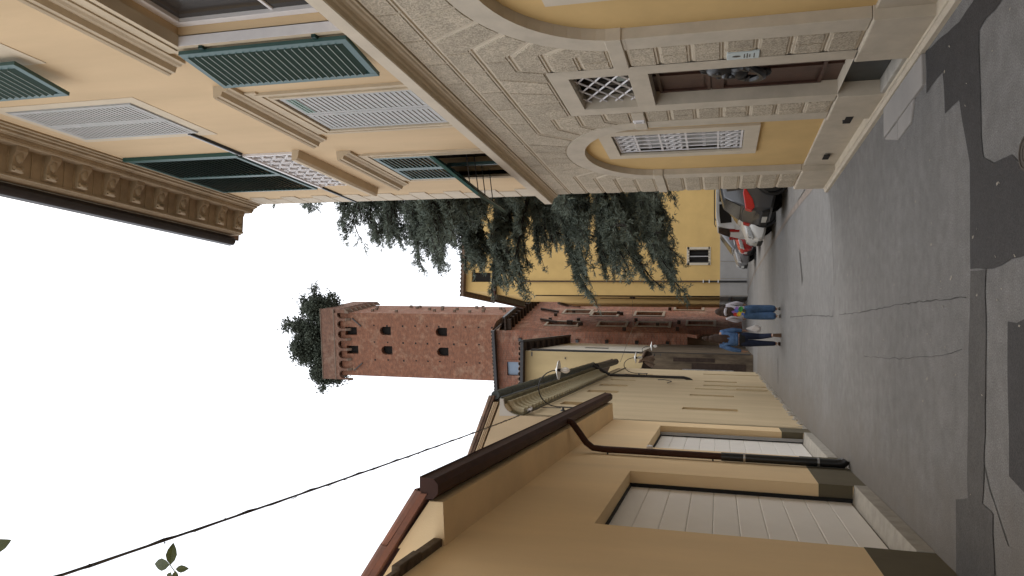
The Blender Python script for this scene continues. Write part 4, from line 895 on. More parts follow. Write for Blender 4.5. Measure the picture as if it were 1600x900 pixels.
b = MB()
for i in range(9): b.tube([(5.7+i*.21, -.04, 1.9), (5.7+i*.21, -.04, 2.7)], .014, 4)
for z_ in (1.95, 2.3, 2.65): b.tube([(5.7, -.04, z_), (7.4, -.04, z_)], .014, 4)
b.build('window_grille', iron_b, YB)
GB = thing('utility_cabinet', 'low grey metal cabinet with a row of spikes, beside the yellow building', 'cabinet', (2.80, 41.0, 0), R(-90))
b = MB(); b.box(-2.6, .8, -.02, .16, .08, .72)
for i in range(4): b.box(-2.5+i*.8, -1.8+i*.8, -.05, -.02, .14, .66)
b.build('cabinet_body', mat('cabinet_grey', (.13, .135, .13), .55, .1), GB, bevel=.01)
sp_ = MB().prism([(-.025, 0), (.025, 0), (0, .16)], lambda p, q, d: (p, d, q), -.02, .02).mesh('spike', iron_b)
for i in range(14): link('spike', sp_, GB, (-2.5+i*.24, .02, .78))
MB().box(-2.6, .8, 0, .05, .75, .80).build('spike_rail', iron_b, GB)
# ============================================================ TREES
def np_mesh(name, tris, m_):
    """tris: (N,3,3) array"""
    n = len(tris); me = bpy.data.meshes.new(name); me.vertices.add(n*3); me.loops.add(n*3); me.polygons.add(n)
    me.vertices.foreach_set('co', tris.reshape(-1).astype(np.float32)); me.loops.foreach_set('vertex_index', np.arange(n*3, dtype=np.int32))
    me.polygons.foreach_set('loop_start', np.arange(0, n*3, 3, dtype=np.int32)); me.polygons.foreach_set('loop_total', np.full(n, 3, dtype=np.int32))
    me.materials.append(m_); me.update(); return me
rng = np.random.default_rng(11)
def spikes(P, D, L, W, spread, k):
    """k thin needles-fans at each point P (N,3), leaning round direction D"""
    N = len(P); out = []
    for _ in range(k):
        d = D+rng.normal(0, spread, (N, 3)); d /= np.linalg.norm(d, axis=1, keepdims=True)+1e-9
        s = np.cross(d, rng.normal(0, 1, (N, 3))); s /= np.linalg.norm(s, axis=1, keepdims=True)+1e-9
        l = L*rng.uniform(.6, 1.25, (N, 1)); w = W*rng.uniform(.7, 1.3, (N, 1))
        m_ = P+d*l*.5
        out.append(np.stack([P, m_+s*w, P+d*l], 1)); out.append(np.stack([P, P+d*l, m_-s*w], 1))
    return np.concatenate(out)
CT = thing('cedar_tree', 'large blue-green cedar with drooping branches rising over the parked cars', 'tree', (6.6, 23.5, 0))
tb = MB(); H_ = 18.2
tb.tube([(0, 0, 0), (.05, .02, 3), (-.05, .05, 8), (.0, 0, 13), (.05, 0, H_)], [.42, .36, .26, .14, .03], 10); tb.build('trunk', bark, CT, smooth=True)
bb = MB(); NP, ND = [], []
def add_twigs(path, dens, length):
    """path: list of Vectors; side branchlets in a drooping plane, with needle tufts along them"""
    for i in range(1, len(path)):
        a, c = path[i-1], path[i]; d = (c-a); Ls = d.length; d.normalize()
        side = d.cross(Vector((0, 0, 1))).normalized()
        n = max(1, int(Ls*dens))
        for k in range(n):
            t = rnd.random(); p = a.lerp(c, t); f = (i-1+t)/(len(path)-1)
            for sg in (-1, 1):
                if rnd.random() < .22: continue
                ang = rnd.uniform(.5, 1.15); l = length*rnd.uniform(.45, 1.1)*(1.15-.6*f)
                dd = (d*math.cos(ang)+side*sg*math.sin(ang)+Vector((0, 0, rnd.uniform(-.26, .22)))).normalized()
                m_ = max(3, int(l/.075)); q = p.copy()
                for j in range(m_):
                    q = q+dd*(l/m_); dd = (dd+Vector((rnd.uniform(-.10, .10), rnd.uniform(-.10, .10), -.03+rnd.uniform(-.05, .07)))).normalized()
                    NP.append(q.copy()); ND.append(dd*.55+Vector((0, 0, .55)))
                    if rnd.random() < .45:
                        e = (dd+Vector((rnd.uniform(-.9, .9), rnd.uniform(-.9, .9), rnd.uniform(-.1, .5)))).normalized()
                        for u in (1, 2): NP.append(q+e*.075*u); ND.append(e*.8+Vector((0, 0, .3)))
                bb.tube([p, p.lerp(q, .5)+Vector((0, 0, .02)), q], [.012, .008, .003], 3, False)
def branch(z, az, L, r, rise, droop, dens=7., vis=True):
    d = Vector((math.cos(az), math.sin(az), rise)).normalized(); p = Vector((0, 0, z)); path = [p.copy()]; n = 9
    for i in range(n):
        f = i/n; d = (d+Vector((rnd.uniform(-.13, .13), rnd.uniform(-.13, .13), -droop*f+rnd.uniform(-.06, .06)))).normalized(); p = p+d*L/n; path.append(p.copy())
    bb.tube(path, [r*(1-.9*i/n)+.006 for i in range(n+1)], 6, False)
    add_twigs(path[3:], dens, .85*min(1.1, L/4))
    for s in range(int(L*(2.6 if vis else 1.0))):
        i = rnd.randint(3, n-1); sd = (path[i]-path[i-1]).normalized(); sv = sd.cross(Vector((0, 0, 1))).normalized()*rnd.choice((-1, 1)); dd = (sd*.8+sv*rnd.uniform(.5, 1.1)+Vector((0, 0, rnd.uniform(-.35, .2)))).normalized()
        q = path[i].copy(); sp_ = [q.copy()]; l2 = L*rnd.uniform(.22, .42)
        for j in range(5): q = q+dd*l2/5; dd = (dd+Vector((rnd.uniform(-.15, .15), rnd.uniform(-.15, .15), -.10))).normalized(); sp_.append(q.copy())
        bb.tube(sp_, [r*.35*(1-.85*j/5)+.004 for j in range(6)], 4, False); add_twigs(sp_, dens, .6)
def crown_len(z):
    if z < 4: return 4.3+.3*(z-2.6)
    if z < 9: return 4.55
    return max(.6, 4.6*(1-(z-9)/10.2)**.8)
z = 3.3; az = 0.4
while z < 17.8:
    NB = 5 if z < 14 else 4
    for k in range(NB):
        a = az+k*2*math.pi/NB+rnd.uniform(-.3, .3); vis = math.cos(a-math.radians(200))
        L = crown_len(z)*rnd.uniform(.76, .99)
        low = z < 6
        branch(z+rnd.uniform(-.2, .2), a, L*(1 if vis > -.2 else .9), .13*(L/5), rnd.uniform(.06, .34) if not low else rnd.uniform(-.05, .18), rnd.uniform(.03, .10) if not low else rnd.uniform(.06, .16), 8.5 if vis > -.2 else 2.6, vis > -.2)
    az += 1.15; z += .46 if z < 8 else .36
P = np.array([tuple(v) for v in NP]); D = np.array([tuple(v) for v in ND]); D /= np.linalg.norm(D, axis=1, keepdims=True)
tr = spikes(P, D, .15, .0115, .55, 5)
bb.build('limbs', bark, CT)
o = link('crown', np_mesh('crown', tr, needle), CT); o['kind'] = 'stuff'

def leaf_tree(name, label, loc, R_, H, n, seed, group, tr_h=1.4):
    T = thing(name, label, 'tree', loc, 0, group); r_ = random.Random(seed); g = np.random.default_rng(seed)
    b = MB(); b.tube([(0, 0, 0), (.05, 0, tr_h*.6), (0, .05, tr_h*1.3)], [.17, .13, .08], 7); tips = []
    for k in range(9):
        a = r_.uniform(0, 6.28); e = Vector((math.cos(a)*R_*r_.uniform(.35, .8), math.sin(a)*R_*r_.uniform(.35, .8), tr_h*.8+(H-tr_h)*r_.uniform(.15, .85)))
        b.tube([(0, 0, tr_h*r_.uniform(.5, 1.1)), e*.5+Vector((0, 0, .25)), e], [.07, .045, .015], 5, False); tips.append(e)
    b.build('trunk', bark, T)
    cl = []
    for e in tips:
        for q in range(9): cl.append(e+Vector((r_.gauss(0, .33*R_), r_.gauss(0, .33*R_), r_.gauss(0, .16*H))))
    C = np.array([tuple(c) for c in cl]); C = C[C[:, 2] > .3]
    idx = g.integers(0, len(C), n); P = C[idx]+g.normal(0, 1, (n, 3))*np.array([.38, .38, .30])*g.uniform(.6, 1.15, (n, 1))
    D = g.normal(0, 1, (n, 3)); D /= np.linalg.norm(D, axis=1, keepdims=True)
    s = np.cross(D, g.normal(0, 1, (n, 3))); s /= np.linalg.norm(s, axis=1, keepdims=True)
    L = .24*g.uniform(.7, 1.3, (n, 1)); W = .095*g.uniform(.7, 1.3, (n, 1)); M_ = P+D*L*.5
    t = np.concatenate([np.stack([P, M_+s*W, P+D*L], 1), np.stack([P, P+D*L, M_-s*W], 1)])
    o = link('crown', np_mesh('crown', t, oak), T); o['kind'] = 'stuff'
ca, sa = math.cos(R(-10)), math.sin(R(-10))
def tower_pt(x, y, z): return (3.25+x*ca-y*sa, TY+x*sa+y*ca, z)
oaks = [('tallest round oak crown over the middle of the tower parapet', (-2.9, 3.0), 2.6, 5.4), ('small oak overhanging the right edge of the tower top', (.1, 2.6), 2.0, 3.9), ('leafy oak on the left half of the tower top', (-5.0, 2.4), 2.2, 4.4), ('lowest oak spilling over the left edge of the tower top', (-6.9, 2.0), 1.6, 2.5), ('oak filling the back of the tower roof garden', (-3.4, 5.2), 2.2, 4.4)]
for i, (lb, (x, y), r_, h) in enumerate(oaks): leaf_tree('oak_tree', lb, tower_pt(x, y, 43.5), r_*.85, h+1.9, 13500, 30+i, 'oak trees on the tower roof', 2.2)

# ============================================================ CARS
def car(label, loc, rz, paint, kind='hatch', L=4.0, W_=1.72, H=1.47, front_lamps=True):
    T = thing('parked_car', label, 'car', loc, rz, 'cars parked beside the yellow building')
    wb = L*.65; R_ = .315; xr, xf_ = -wb/2, wb/2; x0, x1 = -L/2, L/2; hw = W_/2
    # side profile stations: x, z_bottom, z_top(belt/hood), half width scale
    if kind == 'hatch': st = [(x0, .42, .72, .80), (x0+.06, .30, .92, .90), (x0+.30, .24, .96, .97), (xr, .22, .95, 1), (0, .20, .92, 1), (xf_-.25, .20, .90, 1), (xf_+.15, .22, .84, .98), (x1-.22, .25, .74, .92), (x1-.05, .30, .62, .84), (x1, .36, .50, .72)]
    else: st = [(x0, .42, .80, .86), (x0+.05, .30, 1.0, .94), (x0+.3, .24, 1.02, .98), (xr, .22, 1.0, 1), (0, .20, .97, 1), (xf_-.2, .20, .94, 1), (xf_+.2, .22, .88, .98), (x1-.2, .25, .78, .93), (x1-.04, .30, .66, .86), (x1, .36, .52, .75)]
    b = MB(); secs = []
    for x, zb, zt, k in st:
        y = hw*k; m_ = (zb+zt)/2
        half = [(y*.80, zb), (y*.96, zb+.06), (y, m_-.04), (y*.995, m_+.06), (y*.955, zt-.05), (y*.86, zt), (y*.45, zt+.022)]
        secs.append([(x, p[0], p[1]) for p in half]+[(x, -p[0], p[1]) for p in reversed(half)])
    b.loft(secs); body = b.build('body', paint, T, smooth=True)
    # greenhouse
    if kind == 'hatch': gs = [(x0+.10, .93, .95, .82), (x0+.38, .94, H-.10, .80), (x0+.75, .94, H-.01, .79), (-.15, .92, H, .79), (xf_-.62, .90, H-.06, .78), (xf_+.10, .86, .90, .80)]
    else: gs = [(x0+.06, 1.0, 1.05, .84), (x0+.20, 1.0, H-.06, .80), (x0+.6, 1.0, H, .80), (-.1, .97, H+.01, .80), (xf_-.55, .94, H-.05, .79), (xf_+.15, .88, .93, .82)]
    b = MB(); secs = []
    for x, zb, zt, k in gs:
        yb = hw*(k+.13); yt = hw*(k-.10) if zt-zb > .1 else hw*(k+.05)
        secs.append([(x, yb, zb-.03), (x, yt+.02, zt-.05), (x, yt*.9, zt), (x, -yt*.9, zt), (x, -yt-.02, zt-.05), (x, -yb, zb-.03)])
    b.loft(secs); cabin = b.build('cabin', paint, T, smooth=True)
    # glazing: side panes, screens
    def sidey(x, t):   # y at param t of the cabin side, x between stations
        for (xa, zb, zt, k), (xb, zb2, zt2, k2) in zip(gs, gs[1:]):
            if xa <= x <= xb:
                f = (x-xa)/(xb-xa); zb_, zt_, kk = zb+(zb2-zb)*f, zt+(zt2-zt)*f, k+(k2-k)*f
                yb = hw*(kk+.13); yt = hw*(kk-.10)+.02; return yb+(yt-yb)*t, zb_-.03+(zt_-.05-zb_+.03)*t
        return hw, 1
    spans = [(x0+.48, -.42), (-.34, xf_-.62)] if kind == 'hatch' else [(x0+.28, x0+.92), (x0+1.0, -.15), (-.07, xf_-.58)]
    for sg in (-1, 1):
        for a, c in spans:
            q = MB(); n = 5
            up = [(a+(c-a)*i/n) for i in range(n+1)]
            for i in range(n):
                xa, xb = up[i], up[i+1]; (ya, za), (yb, zb) = sidey(xa, .20), sidey(xb, .20); (yc, zc), (yd, zd) = sidey(xb, .90), sidey(xa, .90)
                q.face([(xa, sg*(ya+.006), za), (xb, sg*(yb+.006), zb), (xb, sg*(yc+.008), zc), (xa, sg*(yd+.008), zd)])
            q.build('window', glass, T)
    (xa, zb, zt, k), (xb, zb2, zt2, k2) = gs[-1], gs[-2]
    def screen(A, B, nm, lift):
        (xa, zb, zt, k), (xb, zb2, zt2, k2) = A, B; f0, f1 = .10, .92; q = MB(); p = []
        for f in (f0, f1):
            x = xa+(xb-xa)*f; zz = zt+(zt2-zt)*f; y = hw*((k-.02)+(k2-.20-k)*f); p.append((x, y, zz))
        dx = lift
        q.face([(p[0][0]+dx, -p[0][1], p[0][2]+.008), (p[0][0]+dx, p[0][1], p[0][2]+.008), (p[1][0]+dx, p[1][1], p[1][2]+.008), (p[1][0]+dx, -p[1][1], p[1][2]+.008)]); q.build(nm, glass, T)
    screen(gs[-1], gs[-2], 'windscreen', .010); screen(gs[0], gs[1], 'rear_window', -.012)
    # wheels with arches
    for x in (xr, xf_):
        for sg in (-1, 1):
            M_ = Matrix.Translation((x, sg*(hw-.10), R_)) @ Matrix.Rotation(R(-90*sg), 4, 'X')
            ar = MB(); ar.revolve([(R_+.07, .02), (R_+.07, .112), (R_+.045, .118), (R_+.03, .06)], 20, M_); ar.build('wheel_arch', rubber, T, smooth=True)
            t = MB(); t.revolve([(R_*.6, -.10), (R_*.95, -.10), (R_, -.07), (R_, .06), (R_*.95, .10), (R_*.66, .108), (R_*.62, .09)], 22, M_); wl = t.build('wheel', rubber, T, smooth=True)
            rm = MB(); rm.revolve([(R_*.64, .07), (R_*.64, .100), (R_*.58, .102), (R_*.56, .06), (.001, .055)], 18, M_)
            for k in range(5):
                a = 2*math.pi*k/5; c = M_ @ Vector((math.cos(a)*R_*.31, math.sin(a)*R_*.31, .09)); u = (M_.to_3x3() @ Vector((math.cos(a), math.sin(a), 0)))*R_*.29; v = (M_.to_3x3() @ Vector((-math.sin(a), math.cos(a), 0)))*.028; w_ = (M_.to_3x3() @ Vector((0, 0, 1)))*.012; rm.obox(c, u, v, w_)
            rm.sphere(tuple(M_ @ Vector((0, 0, .09))), .045, 8, 4); rm.build('rim', chrome, wl)
    # lamps, bumpers, plates, mirrors
    red = mat('tail_lamp', (.42, .012, .012), .2, .05, 30, spec=.6); lampm = mat('head_lamp', (.62, .63, .62), .15, .25, 30, spec=.7); plate = mat('number_plate', (.55, .55, .52), .5, .05)
    for sg in (-1, 1):
        if kind == 'hatch':
            q = MB(); q.prism([(x0-.012, .76), (x0+.06, .70), (x0+.24, .74), (x0+.55, .92), (x0+.40, .95), (x0+.03, .90)], lambda p, r, d: (p, d, r), sg*hw*.70, sg*hw*.965); q.build('tail_lamp', red, T, bevel=.012)
        else: MB().box(x0-.012, x0+.06, sg*hw*.80-.07, sg*hw*.80+.09, .82, 1.12).build('tail_lamp', red, T, bevel=.01)
        q = MB(); q.prism([(x1-.02, .56), (x1-.10, .70), (x1-.50, .80), (x1-.42, .66)], lambda p, r, d: (p, d, r), sg*hw*.52, sg*hw*.915); q.build('headlight', lampm, T, bevel=.012)
        q = MB(); q.sphere((xf_-.42, sg*(hw+.09), .97), .085, 9, 6, (.62, 1.1, .78)); q.box(xf_-.46, xf_-.40, min(sg*hw*.88, sg*(hw+.05)), max(sg*hw*.88, sg*(hw+.05)), .92, .96); q.build('mirror', rubber if kind == 'hatch' else paint, T, smooth=True)
        MB().sphere((x1-.09, sg*hw*.60, .37), .05, 8, 5, (.6, 1, 1)).build('fog_lamp', rubber, T)
    MB().box(x0-.035, x0+.10, -hw*.80, hw*.80, .36, .55).build('bumper', rubber if kind == 'hatch' else paint, T, bevel=.03)
    MB().box(x0-.05, x0-.036, -.26, .26, .40, .51).build('number_plate', plate, T)
    MB().box(x1-.02, x1+.012, -.45, .45, .30, .44).build('grille', rubber, T, bevel=.02); MB().box(x1+.0125, x1+.02, -.26, .26, .44, .55).build('number_plate', plate, T)
    MB().box(-.9, .9, -hw*.9, hw*.9, .14, .24).build('underbody', rubber, T)
    if kind != 'hatch':
        for sg in (-1, 1): MB().tube([(x0+.4, sg*hw*.62, H+.0), (x0+.5, sg*hw*.62, H+.05), (.1, sg*hw*.62, H+.06), (.2, sg*hw*.62, H)], .015, 5).build('roof_rail', gutter_d, T)
    for sg in (-1, 1):
        for x in (-.40, .30): MB().box(x-.06, x+.06, sg*hw*.985-.012, sg*hw*.985+.012, .80, .83).build('door_handle', paint, T)
    return T
def paint(n, c, r=.25): return mat(n, c, r, 0, spec=.6)
car('nearest dark grey hatchback parked with its rear to the street', (5.13, 18.25, 0), R(4), paint('car_dark_grey', (.045, .046, .05)))
car('small white hatchback facing the street beside the dark grey hatchback', (5.02, 21.6, 0), R(180), paint('car_white', (.78, .78, .76)))
car('white estate car with roof rails parked behind the white hatchback', (6.05, 25.6, 0), R(2), paint('car_white_estate', (.78, .78, .78)), 'estate', 4.4, 1.75, 1.56)
car('bright red hatchback facing the street beyond the white estate', (5.70, 28.9, 0), R(180), paint('car_red', (.42, .018, .02)))
car('farthest dark silver hatchback beyond the bright red one', (5.52, 32.2, 0), R(183), paint('car_silver', (.16, .16, .165)))

# ============================================================ PEOPLE (seen from behind, walking away)
skin = mat('skin', (.42, .25, .18), .6, .05); denim = mat('blue_denim', (.070, .135, .26), .9, .18, 14, .3, 120); denim_l = mat('jacket_denim', (.10, .19, .37), .9, .22, 9, .4, 60, col2=(.05, .10, .215)); denim_d = mat('dark_denim', (.018, .026, .055), .9, .15, 14)
hood = mat('pale_hoodie', (.52, .50, .55), .95, .10, 8, .4, 40); hair_b = mat('brown_hair', (.055, .030, .020), .6, .25, 25, .5, 90); hair_d = mat('dark_hair', (.020, .013, .011), .6, .2, 25, .5, 90); shoe_w = mat('white_shoe', (.60, .58, .55), .7, .06); sole = mat('brown_sole', (.16, .10, .07), .8, .1)
def skinned(nm, joints, bones, m_, T, lev=2):
    me = bpy.data.meshes.new(nm); me.from_pydata([j[:3] for j in joints], bones, []); me.materials.append(m_); o = link(nm, me, T)
    md = o.modifiers.new('skin', 'SKIN'); md.use_smooth_shade = True
    sv = me.skin_vertices[0].data
    for i, j in enumerate(joints): sv[i].radius = (j[3], j[4] if len(j) > 4 else j[3]); sv[i].use_root = (i == 0)
    s = o.modifiers.new('sub', 'SUBSURF'); s.levels = lev; s.render_levels = lev
    return o
def person(label, loc, h, rz, legs, arms, head_turn, mats, jeans_r, top_z):
    """local frame: +y is the walking direction, figure about h tall"""
    T = thing('person', label, 'person', loc, R(rz)); k = h/1.7
    J = lambda *a: [tuple([v*k for v in j]) for j in a]
    body = []; bones = []
    def add(p, par=None): body.append(tuple(v*k for v in p)); i = len(body)-1; (bones.append((par, i)) if par is not None else None); return i
    pel = add((0, 0, .93, .135, .10)); wst = add((0, .01, 1.08, .125, .095), pel); ch = add((0, .015, 1.28, .155, .105), wst); nk0 = add((0, .01, 1.43, .085, .07), ch); nk = add((0, .025, 1.50, .05, .05), nk0); hd = add((0, .035, 1.57, .070, .075), nk); hd2 = add((0, .03, 1.655, .058, .066), hd)
    for side in (-1, 1):
        L = legs[0] if side < 0 else legs[1]; p0 = add((side*.09, 0, .86, .098), pel)
        kn = add(L[0]+(.066,), p0); an = add(L[1]+(.043,), kn); ft = add(L[2]+(.034,), an)
        A = arms[0] if side < 0 else arms[1]; sh = add((side*.17, .005, 1.395, .062), nk0); el = add(A[0]+(.043,), sh); wr = add(A[1]+(.030,), el)
        d = Vector(A[1])-Vector(A[0]); d.normalize(); pm = tuple(Vector(A[1])+d*.06); pl = add(pm+(.034, .020), wr)
        s_ = d.cross(Vector((0, 1, 0))); s_ = (s_ if s_.length > .1 else Vector((1, 0, 0))).normalized(); fwd = d.cross(s_).normalized()
        for q in range(4):
            o_ = fwd*(q-1.5)*.019; f1 = add(tuple(Vector(pm)+d*.035+o_)+(.0098,), pl); add(tuple(Vector(pm)+d*(.085-.006*abs(q-1.3))+o_+s_*.012*(-side))+(.0080,), f1)
        t1 = add(tuple(Vector(A[1])+d*.035+fwd*.035)+(.0105,), wr); add(tuple(Vector(A[1])+d*.075+fwd*.05)+(.0085,), t1)
    skinned('body', body, bones, mats['skin'], T)
    # jeans
    jn = []; bj = []
    def aj(p, par=None): jn.append(tuple(v*k for v in p)); i = len(jn)-1; (bj.append((par, i)) if par is not None else None); return i
    r0 = aj((0, 0, .94, .155, .115)); w_ = aj((0, .005, 1.03, .148, .11), r0)
    for side in (-1, 1):
        L = legs[0] if side < 0 else legs[1]; p0 = aj((side*.088, 0, .84, jeans_r[0]), r0); kn = aj(L[0]+(jeans_r[1],), p0); an = aj((L[1][0], L[1][1], L[1][2]-.0, jeans_r[2]), kn)
    skinned('jeans', jn, bj, mats['jeans'], T)
    # top with sleeves
    tp = []; bt = []
    def at(p, par=None): tp.append(tuple(v*k for v in p)); i = len(tp)-1; (bt.append((par, i)) if par is not None else None); return i
    c0 = at((0, .012, 1.22, .185, .130)); c1 = at((0, .01, 1.06, .178, .128), c0); c2 = at((0, 0, top_z, .172, .125), c1); c3 = at((0, .012, 1.36, .150, .105), c0); c4 = at((0, .015, 1.445, .080, .07), c3)
    for side in (-1, 1):
        A = arms[0] if side < 0 else arms[1]; sh = at((side*.175, .005, 1.385, .080), c3); el = at(A[0]+(.062,), sh); d = Vector(A[1])-Vector(A[0]); wr = at(tuple(Vector(A[0])+d*.93)+(.048,), el)
    skinned('top', tp, bt, mats['top'], T)
    # shoes
    for side in (-1, 1):
        L = legs[0] if side < 0 else legs[1]; an, ft = Vector(L[1])*k, Vector(L[2])*k; d = (ft-an); f = Vector((0, 1, 0)) if abs(d.y) < 1e-3 else d; 
        dirv = (ft-an); dirv.z *= 1; dirn = dirv.normalized(); up = Vector((1, 0, 0)).cross(dirn).normalized()
        q = MB(); c = (an+ft)/2+dirn*.02
        secs = []
        for t, wd, hh in ((-.10, .030, .075), (-.06, .040, .085), (0, .043, .065), (.08, .047, .045), (.14, .040, .035), (.165, .022, .02)):
            p = c+dirn*t*k; secs.append([tuple(p+Vector((1, 0, 0))*math.cos(a)*wd*k+up*(math.sin(a)*hh*.5+hh*.15-.02)*k) for a in [i*math.pi/4 for i in range(8)]])
        q.mi(0).loft(secs); q.mi(1)
        secs2 = [[tuple(Vector(v)) for v in [c+dirn*t*k+Vector((1, 0, 0))*x*wd*k+up*y*k for (x, y) in ((-1, -.05), (1, -.05), (1, -.03), (-1, -.03))]] for t, wd in ((-.10, .034), (0, .045), (.09, .049), (.16, .034))]
        q.loft(secs2); q.build('shoe', [shoe_w, mats['sole']], T, smooth=True)
    # head: face in front, hair behind
    hz = 1.60*k; hy = .032*k
    b = MB(); b.sphere((0, hy, hz), .098*k, 14, 10, (.80, .95, 1.18)); b.sphere((0, hy+.095*k, hz-.02*k), .018*k, 6, 4, (.8, 1.2, 1.1))
    for sx in (-1, 1): b.sphere((sx*.082*k, hy, hz-.01*k), .024*k, 6, 4, (.45, .8, 1.2))
    face = b.build('head', mats['skin'], T, smooth=True)
    b = MB()
    for sx in (-1, 1): b.sphere((sx*.032*k, hy+.085*k, hz+.012*k), .010*k, 6, 4)
    b.box(-.022*k, .022*k, hy+.086*k, hy+.092*k, hz-.058*k, hz-.050*k); b.build('face_features', mats['hair'], face)
    return T, k, hz, hy
def hair_shell(T, k, hz, hy, m_, length, wid, bun=None):
    b = MB(); b.sphere((0, hy-.012*k, hz+.012*k), .110*k, 16, 10, (.88, .98, 1.14)); 
    secs = []
    for t in range(9):
        f = t/8; z = hz+.02*k-f*length*k; w_ = wid*k*(.72+.55*f-.62*f*f); y = hy-.055*k-.055*k*math.sin(min(1, f*1.4)*1.5)
        ring = []
        for i in range(14):
            a = 2*math.pi*i/14; rr = 1+.10*math.sin(3*a+t*1.3)+.06*math.sin(7*a+t); ring.append((w_*math.cos(a)*rr, y+.052*k*math.sin(a)*rr*(1-.45*f), z+.012*k*math.sin(5*a)))
        secs.append(ring)
    b.loft(secs)
    if bun: b.sphere((0, hy-.02*k, hz+.165*k), .062*k, 12, 8, (1, 1, 1.25)); b.sphere((.012*k, hy-.03*k, hz+.235*k), .04*k, 10, 6)
    return b.build('hair', m_, T, smooth=True)
# right hand figure: pale hoodie with a colourful print, wide blue jeans
T1, k1, hz1, hy1 = person('person in pale hoodie with colourful back print and wide blue jeans, walking away', (.98, 19.3, 0), 1.53, -2,
    ([(-.095, .05, .48), (-.10, -.02, .10), (-.105, .10, .05)], [(.095, .10, .49), (.10, .12, .10), (.105, .24, .05)]),
    ([(-.25, .04, 1.16), (-.20, .20, .98)], [(.25, .03, 1.15), (.21, .19, .98)]), 0,
    dict(skin=skin, jeans=denim, top=hood, sole=shoe_w, hair=hair_b), (.128, .118, .112), .80)
hair_shell(T1, k1, hz1, hy1, hair_b, .42, .16)
b = MB(); b.torus((0, -.03*k1, 1.42*k1), (0, .5, 1), .095*k1, .042*k1, 14, 6); b.build('hood', hood, T1, smooth=True)
cols = [('print_red', (.50, .05, .04)), ('print_yellow', (.62, .46, .05)), ('print_green', (.05, .28, .07)), ('print_blue', (.10, .16, .50)), ('print_violet', (.26, .14, .42)), ('print_dark', (.05, .06, .05))]
pp = [(-.05, 1.20, .040, 0), (-.045, 1.12, .045, 1), (.055, 1.09, .055, 2), (.03, 1.18, .045, 3), (.075, 1.165, .032, 4), (-.005, 1.05, .035, 1), (.03, 1.025, .035, 5), (-.075, 1.16, .03, 0), (.00, 1.235, .03, 4), (-.04, 1.05, .03, 3)]
for x, z, r, c in pp:
    n, cc = cols[c]; q = MB(); pts = [(x*1.35+r*1.45*rnd.uniform(.7, 1.15)*math.cos(a), 1.09+(z-1.12)*1.35+r*1.45*rnd.uniform(.7, 1.15)*math.sin(a)) for a in [i*math.pi/5 for i in range(10)]]
    yb = lambda x: -(.150+.004*c)*k1*math.sqrt(max(.05, 1-(x/.25)**2))
    q.prism(pts, lambda p, r_, d: (p*k1, yb(p)+d, r_*k1), -.002, .004); q.build('back_print', mat(n, cc, .8, .1, 20), T1)
# left hand figure: denim jacket, dark jeans, hair up in a bun, right foot lifting
T2, k2, hz2, hy2 = person('person in blue denim jacket and dark jeans with hair in a high bun', (.30, 19.35, 0), 1.70, 3,
    ([(-.085, .06, .47), (-.085, .03, .09), (-.085, .15, .045)], [(.085, .06, .47), (.10, -.24, .20), (.10, -.20, .07)]),
    ([(-.26, -.03, 1.14), (-.29, .05, .90)], [(.23, .02, 1.12), (.225, .10, .88)]), 0,
    dict(skin=skin, jeans=denim_d, top=denim_l, sole=sole, hair=hair_d), (.108, .078, .056), .96)
hair_shell(T2, k2, hz2, hy2, hair_b, .42, .135, True)
b = MB(); b.loft([[(x*k2*math.cos(a), (.005+y*math.sin(a))*k2, z*k2) for a in [i*math.pi/8 for i in range(16)]] for x, y, z in ((.165, .12, .84), (.178, .128, .90), (.178, .128, .975))]); b.build('dark_hem', rubber, T2, smooth=True)
BG = thing('carried_bag', 'crumpled white plastic bag held low by the person in the denim jacket', 'bag', (.30+.215*k2+.06, 19.45, .0))
b = MB(); secs = []
for z, r in ((.80, .014), (.74, .03), (.66, .075), (.58, .10), (.50, .085), (.46, .04)): secs.append([(r*math.cos(a)*rnd.uniform(.75, 1.2), r*.7*math.sin(a)*rnd.uniform(.75, 1.2), z+rnd.uniform(-.015, .015)) for a in [i*math.pi/5 for i in range(10)]])
b.loft(secs); b.build('bag', white_p, BG)

# ============================================================ STREET LAMPS, CABLE, TWIG
enamel = mat('white_enamel', (.70, .69, .66), .4, .06, spec=.5); bulb = mat('lamp_glass', (.74, .70, .63), .15, .05, spec=.6)
def lamp(label, loc, rz, reach, sc_=1.0):
    T = thing('street_lamp', label, 'street lamp', loc, rz, 'swan-neck street lamps on the left house fronts'); S = sc_
    pth = [(.08, 0, -.42), (.08, 0, -.1)]+[(.08+ (reach-.08)/2*(1-math.cos(a)), 0, .0+.40*math.sin(a)) for a in [i*math.pi/10 for i in range(11)]]
    pth = [(x*S, y*S, z*S) for x, y, z in pth]
    MB().tube(pth, .013, 6).build('arm', iron_b, T, smooth=True)
    b = MB(); b.revolve([(.06, 0), (.055, .012), (.03, .03), (.015, .085)], 12, Matrix.Rotation(R(90), 4, 'Y')); b.build('wall_bracket', iron_b, T, (0, 0, -.12), smooth=True)
    MB().box(0, .09, -.012, .012, -.40, -.376).build('wall_clip', iron_b, T)
    c = (reach*S, 0, 0)
    b = MB(); b.revolve([(.03, .05), (.05, .035), (.19, -.005), (.20, -.02), (.185, -.015), (.04, .01)], 22); sh = b.build('lamp_shade', enamel, T, c, smooth=True)
    b = MB(); b.revolve([(.03, -.0), (.035, -.05), (.03, -.06)], 12); b.build('lamp_holder', iron_b, sh)
    b = MB(); b.revolve([(.025, -.05), (.045, -.09), (.062, -.14), (.058, -.19), (.03, -.235), (.004, -.245)], 14); b.build('bulb', bulb, sh, smooth=True)
def left_pt(s): return (OX+math.sin(AO)*s, OY+math.cos(AO)*s)
